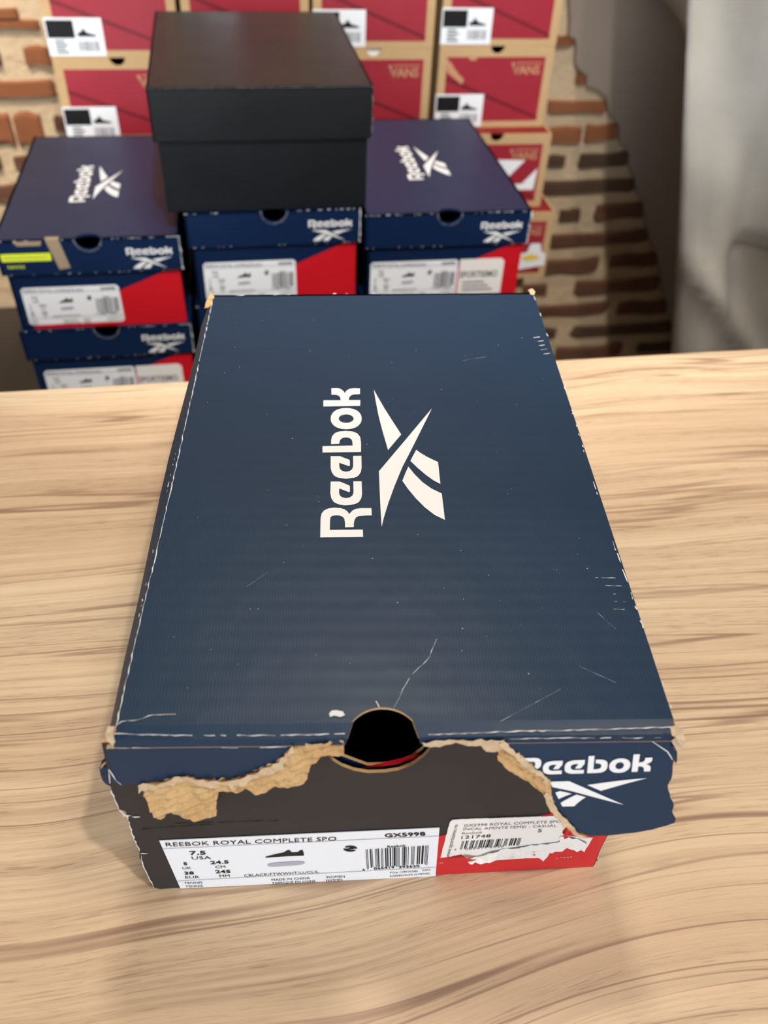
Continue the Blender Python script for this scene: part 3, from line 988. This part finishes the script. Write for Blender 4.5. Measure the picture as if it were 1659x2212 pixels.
ribbon(mb, px(BP, [(333, 1917), (311, 1872), (302, 1836), (290, 1812), (275, 1763), (257, 1747), (240, 1705)]), .0007, BP, .0003, 'scuff', 41, .2, .002)
ribbon(mb, px(BP, [(1283, 1871), (1289, 1857), (1298, 1833), (1312, 1808)]), .0004, BP, .0004, 'scuff', 42, .5, .002)
mb.build('chipped_marks', body_o)['kind'] = 'stuff'
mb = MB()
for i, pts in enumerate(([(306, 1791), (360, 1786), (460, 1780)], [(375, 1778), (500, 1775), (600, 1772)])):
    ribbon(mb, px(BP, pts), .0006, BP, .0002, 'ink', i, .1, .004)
mb.build('dent_shade', body_o)['kind'] = 'stuff'  # dents stay flat, their shade drawn as thin dark lines

# what shows through the thumb hole: a black patent shoe
shoe = empty('shoe', (-.035, .035, .004), .15, 'glossy black shoe glimpsed through the thumb hole of the torn box', 'shoe')
mb = MB()
rings = [(-.012, .020, .030), (.0, .032, .052), (.02, .038, .066), (.06, .036, .072), (.11, .031, .080), (.16, .030, .085), (.20, .028, .078), (.215, .015, .05)]
n = 14
for y, w, h in rings:
    for i in range(n):
        t = 2 * math.pi * i / n
        zz = max(0, h * .5 + h * .5 * math.sin(t))
        mb.v.append((w * math.cos(t) * (1 if math.sin(t) < .2 else .82) + .004 * noise.noise(Vector((y * 60, t, 1))), y, zz + .004 * noise.noise(Vector((y * 50, t * 2, 3)))*(1 if math.sin(t) > 0 else 0)))
k = mb.mid('gloss_black')
for r in range(len(rings) - 1):
    for i in range(n):
        j = (i + 1) % n
        mb.f.append((r * n + i, r * n + j, (r + 1) * n + j, (r + 1) * n + i)); mb.mi.append(k)
mb.f.append(tuple(range(n))[::-1]); mb.mi.append(k)
mb.f.append(tuple(range((len(rings) - 1) * n, len(rings) * n))); mb.mi.append(k)
up_ = mb.build('upper', shoe, True)
mb = MB()
so = [(.036 * math.cos(t) * (1 + .15 * math.sin(t)), .10 + .118 * math.sin(t), .0) for t in [6.2832 * i / 24 for i in range(24)]]
mb.slab([(x, y, .010) for x, y, _ in so], (0, 0, 1), .010, 'inside')
mb.build('sole', shoe)


# ------------------------------------------------------------------ boxes in the background
def unit_label():
    """the size label print in its own 0..1 frame"""
    a, b, d = Vector(Lq[0]), Vector(Lq[1]) - Vector(Lq[0]), Vector(Lq[3]) - Vector(Lq[0])
    det = b.x * d.y - b.y * d.x
    out = []
    for p, m in LBL:
        q = []
        for v in p:
            w = Vector(v) - a
            q.append(((w.x * d.y - w.y * d.x) / det, (b.x * w.y - b.y * w.x) / det))
        out.append((q, m))
    return out


ULAB = unit_label()
_cache = {}


def label_on(parent, pl, x0, z0, x1, z1, print_key='lab'):
    mb = MB()
    r = min(x1 - x0, z1 - z0) * .06
    pts = [(x0 + r, z0), (x1 - r, z0), (x1, z0 + r), (x1, z1 - r), (x1 - r, z1), (x0 + r, z1), (x0, z1 - r), (x0, z0 + r)]
    mb.slab([pl.pt(p, .0006) for p in pts], pl.n, .0004, 'paper')
    o = mb.build('size_label', parent)
    mb = MB()
    for p, m in ULAB: mb.poly2([[(x0 + (x1 - x0) * u, z0 + (z1 - z0) * v) for u, v in p]], pl, .0010, m)
    mb.build('label_print', o)
    return o


def sport_sticker(parent, pl, x0, z0, x1, z1):
    mb = MB(); r = .004
    pts = [(x0, z0), (x1, z0), (x1, z1 - r), (x1 - r, z1), (x0, z1)]
    mb.slab([pl.pt(p, .0009) for p in pts], pl.n, .0004, 'paper_warm')
    o = mb.build('price_sticker', parent)
    mb = MB(); w = x1 - x0; h = z1 - z0
    mb.poly2(set_text('SPORTISIMO', (x0 + w * .02, z0 + h * .50), (x0 + w * .88, z0 + h * .50), (0, h * .17), True), pl, .0013, 'ink_soft')
    for i in range(3):
        mb.poly2([[(x0 + w * .1, z0 + h * (.12 + .11 * i)), (x0 + w * (.8 - .1 * i), z0 + h * (.12 + .11 * i)), (x0 + w * (.8 - .1 * i), z0 + h * (.16 + .11 * i)), (x0 + w * .1, z0 + h * (.16 + .11 * i))]], pl, .0013, 'ink_soft')
    mb.build('sticker_print', o)


def logo_polys(x, z, w):
    """mark with its word starting at x, bottom z, word length w"""
    return [[(x + s * w, z + t * w) for s, t in p] for p in list(LOGO_READ.values()) + RING_READ]


def navy_box(loc, yaw, h, label, group, w=.2, length=.318, top_logo=True, sticker=False, extras=None, lab=(.06, .50), detail=True):
    root = empty('shoe_box', loc, yaw, label, 'shoe box', group)
    rim = .040; th = .0028; bw = w / 2 - .0045
    fr = Plane((0, .004, 0), (1, 0, 0), (0, 0, 1))
    mb = MB()
    # body: open-topped tray with a thumb notch in front
    zt = h - .004
    a = [(-.018 * math.cos(t), zt - .012 * math.sin(t)) for t in [math.pi * i / 10 for i in range(11)]]
    mb.slab([fr.pt(p) for p in [(-bw, 0)] + [(-bw, zt)] + a + [(bw, zt), (bw, 0)]], fr.n, .003, 'navy_plain', 'navy_plain', 'inside')
    for s in (-1, 1):
        mb.slab([(s * bw, .004, 0), (s * bw, length - .004, 0), (s * bw, length - .004, zt), (s * bw, .004, zt)], (s, 0, 0), .003, 'navy_plain', 'navy_plain', 'inside')
    mb.slab([(-bw, length - .004, 0), (bw, length - .004, 0), (bw, length - .004, zt), (-bw, length - .004, zt)], (0, 1, 0), .003, 'navy_plain', 'navy_plain', 'inside')
    mb.slab([(-bw, .004, 0), (bw, .004, 0), (bw, length - .004, 0), (-bw, length - .004, 0)], (0, 0, -1), .003, 'navy_plain', 'navy_plain', 'inside')
    mb.build('body', root)
    mb = MB()
    mb.poly2([[(-bw * .86, .0005), (bw, .0005), (bw, h - rim + .004), (-bw * .86, .003)]], fr, .0003, 'red')
    mb.build('red_panel', root)
    # lid
    mb = MB()
    lr = Plane((0, 0, 0), (1, 0, 0), (0, 0, 1)); hw = w / 2
    r = .0135
    arc_t = [(-r * math.cos(t), r * .95 * math.sin(t), h) for t in [math.pi * i / 12 for i in range(13)]]
    mb.slab([(-hw, 0, h)] + arc_t + [(hw, 0, h), (hw, length, h), (-hw, length, h)], (0, 0, 1), th, 'navy_plain', 'navy_plain', 'inside')
    arc_f = [(-r * math.cos(t), 0, h - r * .95 * math.sin(t)) for t in [math.pi * i / 12 for i in range(13)]]
    mb.slab([(-hw, 0, h)] + arc_f + [(hw, 0, h), (hw, 0, h - rim), (-hw, 0, h - rim)], (0, -1, 0), th, 'navy_plain', 'navy_plain', 'inside')
    for s in (-1, 1):
        mb.slab([(s * hw, 0, h), (s * hw, length, h), (s * hw, length, h - rim), (s * hw, 0, h - rim)], (s, 0, 0), th, 'navy_plain', 'navy_plain', 'inside')
    mb.slab([(-hw, length, h), (hw, length, h), (hw, length, h - rim), (-hw, length, h - rim)], (0, 1, 0), th, 'navy_plain', 'navy_plain', 'inside')
    lid = mb.build('lid', root)
    mb = MB()
    tz = max(t for p in LOGO_READ.values() for s, t in p)
    lw = .050
    mb.poly2(logo_polys(hw - lw - .010, h - rim + .003, lw), lr, .0004, 'white_print')
    mb.build('logo', lid)
    if top_logo:
        mb = MB(); tp = Plane((0, 0, h), (0, 1, 0), (-1, 0, 0)); lw2 = .112
        mb.poly2(logo_polys(.098, -.026, lw2), tp, .0004, 'white_print')
        mb.build('logo', lid)
    # worn corner and edges
    mb = MB()
    ribbon(mb, [(-hw, h - .0006), (-.02, h - .0006)], .0011, lr, .0003, 'scuff', int(h * 1e5), .6, .004)
    ribbon(mb, [(.02, h - .0006), (hw, h - .0006)], .0011, lr, .0003, 'scuff', int(h * 1e5) + 1, .5, .004)
    ribbon(mb, [(hw - .0008, h), (hw - .0008, h - rim)], .0022, lr, .0003, 'scuff', int(h * 1e5) + 2, .1, .004)
    ribbon(mb, [(-hw, h - rim + .0004), (hw, h - rim + .0004)], .0007, lr, .0003, 'scuff', int(h * 1e5) + 3, .7, .004)
    ring = [(-.0150 * math.cos(t), h - .0143 * math.sin(t)) for t in [math.pi * i / 12 for i in range(13)]]
    ribbon(mb, ring, .0022, lr, .0003, 'ink_soft', int(h * 1e5) + 4, .25, .004)
    mb.build('scuff_marks', lid)['kind'] = 'stuff'
    if detail:
        label_on(root, fr, -bw + (2 * bw) * lab[0], .0055, -bw + 2 * bw * (lab[0] + .57), .0525)
        if sticker:
            sport_sticker(root, fr, -bw + 2 * bw * (lab[0] + .58), .006, -bw + 2 * bw * (lab[0] + .875), .0525)
    if extras: extras(root, lid, lr, h, hw, rim)
    return root


G = 'shoe boxes with the white crossed-stripe logo'


def left_extras(root, lid, lr, h, hw, rim):
    mb = MB()
    mb.slab([lr.pt(p, .0006) for p in [(-.044, h), (-.030, h), (-.024, h - rim * .82), (-.036, h - rim * .86)]], lr.n, .0005, 'tape')
    mb.slab([(-.044, 0, h + .0006), (-.030, 0, h + .0006), (-.030, .006, h + .0006), (-.045, .006, h + .0006)], (0, 0, 1), .0005, 'tape')
    mb.slab([lr.pt(p, .0006) for p in [(-.078, h - .001), (-.048, h - .001), (-.050, h - .006), (-.074, h - .006)]], lr.n, .0005, 'tape')
    mb.build('brown_tape', root)
    mb = MB()
    x0, x1 = -.094, -.042
    mb.poly2([[(x0, h - .0235), (x1, h - .0235), (x1, h - .0145), (x0, h - .0145)]], lr, .0006, 'yellow')
    for i in range(22): mb.poly2([[(x0 + .003 + i * .0021, h - .0200), (x0 + .0042 + i * .0021, h - .0200), (x0 + .0042 + i * .0021, h - .0182), (x0 + .003 + i * .0021, h - .0182)]], lr, .0009, 'tape')
    mb.poly2(set_text('tennis', (x0 + .004, h - .0315), (x0 + .022, h - .0315), (0, .005)), lr, .0006, 'yellow')
    mb.build('highlighter_strip', root)


stacks = [
    # X, Y, top z, yaw offset
    (-.206, .747, -.041, .000, 'left'), (-.002, .752, -.018, .010, 'middle'), (.199, .748, -.0245, .000, 'right')]
names = {'left': ('navy shoe box with brown tape and yellow-green strip, topmost of its stack', 'navy shoe box under the one with brown tape on its lid'),
         'middle': ('navy shoe box with red wedge, directly beneath the plain black box', 'navy shoe box lower down in the stack under the black box'),
         'right': ('navy shoe box with second white sticker beside its size label, topmost of its stack', 'navy shoe box lower down, under the one with the second white sticker')}
for X, Y, zt, dy, key in stacks:
    n = 8; h = (T + zt) / n
    for i in reversed(range(n)):
        topm = i == n - 1
        z = -T + i * h
        jx = 0 if topm else (.001 * ((i * 7) % 5 - 2)); jy = 0 if topm else -.002 * ((i * 3) % 3)
        if i >= n - 2:
            r = navy_box(shop(X + jx, Y + jy, z), YAW + dy + (.004 if not topm else 0), h, names[key][0 if topm else 1], G, w=.197 if key != 'middle' else .196,
                         top_logo=topm and key != 'middle', sticker=(topm and key == 'right') or (not topm and key == 'left'), extras=left_extras if (topm and key == 'left') else None,
                         lab=(.05, .5) if key != 'right' else (.02, .5))
            low = r
        else:
            c = copy_tree(low); c.location = shop(X + jx, Y + jy, z) + Vector((0, 0, T)); c.rotation_euler.z = YAW + dy + .006 * ((i % 3) - 1)
            c['label'] = {'left': 'navy shoe box far down in the stack topped by the taped box', 'middle': 'navy shoe box far down in the stack topped by the black box', 'right': 'navy shoe box far down in the stack topped by the two-sticker box'}[key]

# black box on the middle stack
bb = empty('shoe_box', shop(-.0075, .752, -.018), YAW + .008, 'plain matt black shoe box with deep lid on top of a navy box', 'shoe box')
mb = MB(); mb.box((-.1095, .004, 0), (.1095, .306, .122), 'black'); mb.build('body', bb, bevel=.0008)
mb = MB()
hw, L_, h, rim = .114, .310, .1275, .052
mb.slab([(-hw, 0, h), (hw, 0, h), (hw, L_, h), (-hw, L_, h)], (0, 0, 1), .003, 'black')
for s in (-1, 1):
    mb.slab([(s * hw, 0, h), (s * hw, L_, h), (s * hw, L_, h - rim), (s * hw, 0, h - rim)], (s, 0, 0), .003, 'black')
for y, s in ((0, -1), (L_, 1)):
    mb.slab([(-hw, y, h), (hw, y, h), (hw, y, h - rim), (-hw, y, h - rim)], (0, s, 0), .003, 'black')
bl = mb.build('lid', bb, bevel=.0008)
mb = MB(); lr = Plane((0, 0, 0), (1, 0, 0), (0, 0, 1))
ribbon(mb, [(-hw + .001, h - .0004), (hw - .001, h - .0004)], .0006, lr, .0004, 'ink_soft', 3, .2, .006)
ribbon(mb, [(hw - .0007, h), (hw - .0007, h - rim)], .0012, lr, .0004, 'ink_soft', 4, .25, .004)
mb.build('scuff_marks', bl)['kind'] = 'stuff'


# crimson and kraft boxes along the wall
def vans_print(pl, w, h):
    pass


def wall_box(loc, yaw, w, h, label, group, length=.325, lab='plain', knob=False, text=True):
    root = empty('shoe_box', loc, yaw, label, 'shoe box', group)
    hw = w / 2
    fr = Plane((0, 0, 0), (1, 0, 0), (0, 0, 1))
    mb = MB()
    r = .0115
    a = [(-r * math.cos(t), h - r * math.sin(t)) for t in [math.pi * i / 10 for i in range(11)]]
    mb.slab([fr.pt(p) for p in [(-hw, 0), (-hw, h)] + a + [(hw, h), (hw, 0)]], fr.n, .003, 'kraft_box', 'kraft_box', 'inside')
    for s in (-1, 1):
        mb.slab([(s * hw, .0005, 0), (s * hw, length, 0), (s * hw, length, h), (s * hw, .0005, h)], (s, 0, 0), .003, 'kraft_box')
    mb.slab([(-hw, length, 0), (hw, length, 0), (hw, length, h), (-hw, length, h)], (0, 1, 0), .003, 'kraft_box')
    mb.slab([(-hw, 0.0005, 0), (hw, .0005, 0), (hw, length, 0), (-hw, length, 0)], (0, 0, -1), .003, 'kraft_box')
    mb.build('body', root)
    mb = MB()
    at = [(-r * math.cos(t), .003 + r * math.sin(t) * .8, h) for t in [math.pi * i / 10 for i in range(11)]]
    mb.slab([(-hw + .003, .003, h - .0002)] + [(x, y, h - .0002) for x, y, z in at] + [(hw - .003, .003, h - .0002), (hw - .003, length - .003, h - .0002), (-hw + .003, length - .003, h - .0002)], (0, 0, 1), .003, 'vans_top', 'vans_top', 'inside')
    mb.build('lid', root)
    bx, bt, bb_ = .013, .016, .010
    mb = MB()
    mb.poly2([[(-hw + bx, bb_), (hw - bx, bb_), (hw - bx, h - bt), (-hw + bx, h - bt)]], fr, .0003, 'vans_red')
    po = mb.build('red_panel', root)
    mb = MB()
    x0, z0, x1, z1 = -hw + bx, h * .64, hw - bx, bb_ + .002
    mb.poly2([[(x0, z0), (x0, z0 - .006), (x1, z1), (x1, z1 + .005)]], fr, .0005, 'vans_dark')
    mb.build('diagonal_stripe', po)
    if text:
        mb = MB()
        mb.poly2(set_text('VANS', (hw - .066, h - .041), (hw - .020, h - .041), (0, .013), True), fr, .0006, 'vans_text')
        mb.poly2([[(hw - .060, h - .025), (hw - .018, h - .025), (hw - .018, h - .0235), (hw - .061, h - .0235)]], fr, .0006, 'vans_text')
        mb.poly2([[(hw - .069, h - .024), (hw - .064, h - .024), (hw - .058, h - .041), (hw - .061, h - .041)]], fr, .0006, 'vans_text')
        mb.build('lettering', po)
    if lab == 'plain':
        mb = MB()
        lx0, lz0, lw_, lh_ = -hw - .0005, .002, .080, .050
        mb.slab([fr.pt(p, .0008) for p in [(lx0, lz0), (lx0 + lw_, lz0), (lx0 + lw_, lz0 + lh_), (lx0, lz0 + lh_)]], fr.n, .0004, 'paper')
        lo = mb.build('size_label', root)
        mb = MB()
        mb.poly2([[(lx0 + .002, lz0 + .024), (lx0 + .040, lz0 + .024), (lx0 + .040, lz0 + lh_ - .003), (lx0 + .002, lz0 + lh_ - .003)]], fr, .0012, 'ink')
        sx, sz = lx0 + .044, lz0 + .026
        mb.poly2([[(sx, sz), (sx + .026, sz), (sx + .026, sz + .002), (sx + .014, sz + .005), (sx + .008, sz + .011), (sx + .005, sz + .006), (sx, sz + .005)]], fr, .0012, 'ink')
        for i in range(4):
            mb.poly2([[(lx0 + .010, lz0 + .004 + i * .0048), (lx0 + .028 - .004 * (i % 2), lz0 + .004 + i * .0048), (lx0 + .028 - .004 * (i % 2), lz0 + .0066 + i * .0048), (lx0 + .010, lz0 + .0066 + i * .0048)]], fr, .0012, 'ink_soft')
        tmp = []
        barcode((lx0 + .042, lz0 + .020), (lx0 + .072, lz0 + .020), (lx0 + .042, lz0 + .006), (lx0 + .072, lz0 + .006), tmp, 'ink_soft')
        for p, m in tmp: mb.poly2([p], fr, .0012, m)
        mb.build('label_print', lo)
    elif lab == 'torn':
        mb = MB()
        mb.slab([fr.pt(p, .0008) for p in [(hw - .075, .030), (hw - .018, .030), (hw - .016, .066), (hw - .040, .040), (hw - .052, .040)]], fr.n, .0004, 'paper')
        mb.slab([fr.pt(p, .0008) for p in [(hw - .100, .056), (hw - .068, .050), (hw - .040, .080), (hw - .100, .082)]], fr.n, .0004, 'paper')
        mb.build('torn_label', root)
    elif lab == 'yellow':
        mb = MB()
        mb.slab([fr.pt(p, .0008) for p in [(hw - .060, .016), (hw - .004, .024), (hw - .005, .046), (hw - .014, .050), (hw - .018, .066), (hw - .036, .066), (hw - .040, .050), (hw - .060, .046)]], fr.n, .0004, 'paper')
        lo = mb.build('torn_label', root)
        mb = MB()
        mb.poly2([blob((hw - .032, .040), .017, .006, 12, .2, 3)], fr, .0012, 'yellow_warm')
        mb.build('yellow_patch', lo)
    return root


VG = 'crimson boxes along the brick wall'
PLZ = .0865
pl_ = empty('display_plinth', shop(.093, 1.42, -T), YAW, 'low dark plinth under the stacks of crimson boxes', 'plinth')
mb = MB(); mb.box((-.392, -.17, 0), (.392, .165, PLZ - .012), 'cabinet'); mb.build('plinth_body', pl_)
mb = MB(); mb.box((-.398, -.175, PLZ - .012), (.398, .168, PLZ), 'cabinet'); mb.build('plinth_top', pl_)
vcols = [(-.2005, .1865, .008), (-.0065, .186, .014), (.1855, .186, .0205), (.384, .188, .024)]
vl = {(1, 7): 'crimson box behind the black shoe box, only its upper edge showing', (1, 6): 'crimson box wholly hidden behind the black shoe box', (0, 6): 'crimson box at brick wall, its lettering half hidden by the black box', (0, 7): 'crimson box at brick wall, above the one half hidden by the black box',
      (2, 6): 'crimson box with pale thumb notch, between black box and scratched crimson box', (2, 7): 'crimson box with white label touching the black lid edge',
      (3, 6): 'crimson box with scratched upper left corner and white label at lower left', (3, 7): 'crimson box with white label, standing on the scratched crimson box',
      (3, 5): 'crimson box with torn white label, below the scratched crimson box', (3, 4): 'crimson box with torn yellow-marked label, pushed out of its stack'}
for ci, (X, w, zb) in enumerate(vcols):
    h = (zb + T - PLZ) / 7
    for i in range(9):
        lab = 'plain'; Xo, Yo = 0, 1.25
        if ci == 3 and i == 5: lab, Xo, Yo = 'torn', .006, 1.215
        elif ci == 3 and i == 4: lab, Xo, Yo = 'yellow', .027, 1.188
        elif ci == 3 and i < 4: Xo, Yo = 0, 1.215
        elif i == 5: Yo = 1.235
        elif i < 5: Yo = 1.225
        wall_lab = vl.get((ci, i), 'crimson box low in the wall stacks, hidden behind navy boxes' if i < 7 else 'crimson box in the uppermost row against the brick wall')
        rb = wall_box(shop(X + Xo, Yo, -T + PLZ + i * h), YAW + .006 * (((ci * 5 + i * 3) % 5) - 2) * .5, w, h, wall_lab, VG, lab=lab, length=.325)
        if (ci, i) == (3, 6):
            mb = MB(); fr = Plane((0, 0, 0), (1, 0, 0), (0, 0, 1))
            mb.poly2([rough([(-w / 2 + .013, h - .018), (-w / 2 + .013, h - .036), (-w / 2 + .040, h - .056), (-w / 2 + .043, h - .050)], .001, .006, True, 1)], fr, .0007, 'vans_text')
            mb.poly2([blob((-w / 2 + .055, h - .018), .006, .004, 7, .4, 2)], fr, .0007, 'vans_text')
            mb.build('scratched_patch', rb)
        if (ci, i) == (2, 6):
            mb = MB(); fr = Plane((0, .0045, 0), (1, 0, 0), (0, 0, 1)); r = .0115
            mb.slab([fr.pt(p) for p in [(-r * math.cos(t), h - .001 - r * math.sin(t)) for t in [math.pi * k / 10 for k in range(11)]]], fr.n, .0006, 'paper_warm')
            mb.build('tissue_paper', rb)

# dark low cabinet behind the left stack
cb = empty('storage_cabinet', shop(-.66, 1.24, -T), YAW, 'dark low cabinet in shadow beside the left stack of navy boxes', 'cabinet')
mb = MB(); mb.box((-.28, -.15, .03), (.28, .15, .43), 'cabinet'); mb.build('body', cb)
mb = MB(); mb.box((-.29, -.165, .43), (.29, .155, .45), 'cabinet'); mb.build('cabinet_top', cb, bevel=.002)
mb = MB(); mb.box((-.26, -.13, 0), (.26, .13, .03), 'inside'); mb.build('plinth', cb)
for s in (-1, 1):
    mb = MB(); mb.box((s * .139 - .134, -.165, .045), (s * .139 + .134, -.151, .42), 'cabinet'); d = mb.build('door', cb, bevel=.0015)
    mb = MB(); mb.box((s * .03 - .004, -.185, .26), (s * .03 + .004, -.165, .34), 'metal'); mb.build('handle', d)


# ------------------------------------------------------------------ grey linen sheet hanging on the right
def sheet_left(z):
    pts = [(-.92, .90), (-.525, .815), (-.27, .753), (.016, .679), (.35, .62), (.9, .60)]
    for (z0, x0), (z1, x1) in zip(pts[:-1], pts[1:]):
        if z <= z1: return x0 + (x1 - x0) * (z - z0) / (z1 - z0)
    return pts[-1][1]


dr = empty('linen_sheet', shop(.95, 1.25, -T), YAW, 'grey linen dust sheet hanging in soft folds beside the brick wall', 'sheet')
mb = MB()
NZ, NX = 70, 60
for iz in range(NZ + 1):
    z = -.915 + 1.6 * iz / NZ
    for ix in range(NX + 1):
        u = ix / NX
        if u < .22:                               # the side that turns back towards the wall
            t = 1 - u / .22
            X = sheet_left(z) + t * (.17 if z < .0 else max(.02, .17 - 2.0 * z))
            Y = 1.20 + .24 * t
        else:
            t = (u - .22) / .78
            X = sheet_left(z) + t * .75
            Y = 1.20 - .035 * math.sin(min(1, t * 6) * 1.57)
            Y += .014 * math.sin(t * 20 + z * 2.2 + 1.2 * math.sin(z * 4)) + .010 * math.sin(t * 37 - z * 5)
            Y += .012 * noise.noise(Vector((t * 5, z * 3, 4))) + .008 * noise.noise(Vector((t * 14 + z * 3, z * 9, 9)))
            # horizontal turn-up on the right and the long diagonal fold under it
            xr_ = X - (.841 + (z + .286) * -.25)
            if xr_ > 0 and z < -.285: Y += .020 * min(1, (-.285 - z) / .012) * min(1, xr_ / .02)
            dd = (X - .868) * .72 + (z + .406) * .69
            if -.55 < z < -.28: Y -= .030 * math.exp(-(dd / .022) ** 2) * min(1, (-.28 - z) / .08)
        p = shop(X - .95, Y - 1.25, z + T)
        q = Matrix.Rotation(-YAW, 3, 'Z') @ p
        mb.v.append(tuple(q))
k = mb.mid('linen')
for iz in range(NZ):
    for ix in range(NX):
        a = iz * (NX + 1) + ix
        mb.f.append((a, a + 1, a + NX + 2, a + NX + 1)); mb.mi.append(k)
so_ = mb.build('cloth', dr, True)
sm = so_.modifiers.new('thickness', 'SOLIDIFY'); sm.thickness = .003
mb = MB()
rail = []
for i in range(8):
    t = 2 * math.pi * i / 8
    rail.append((math.cos(t) * .012, math.sin(t) * .012))
zc = .685 + T
for i in range(8):
    j = (i + 1) % 8
    mb.face([(-.40, rail[i][0] - .05, zc + rail[i][1]), (.6, rail[i][0] - .05, zc + rail[i][1]), (.6, rail[j][0] - .05, zc + rail[j][1]), (-.40, rail[j][0] - .05, zc + rail[j][1])], 'metal')
mb.build('hanging_rail', dr)
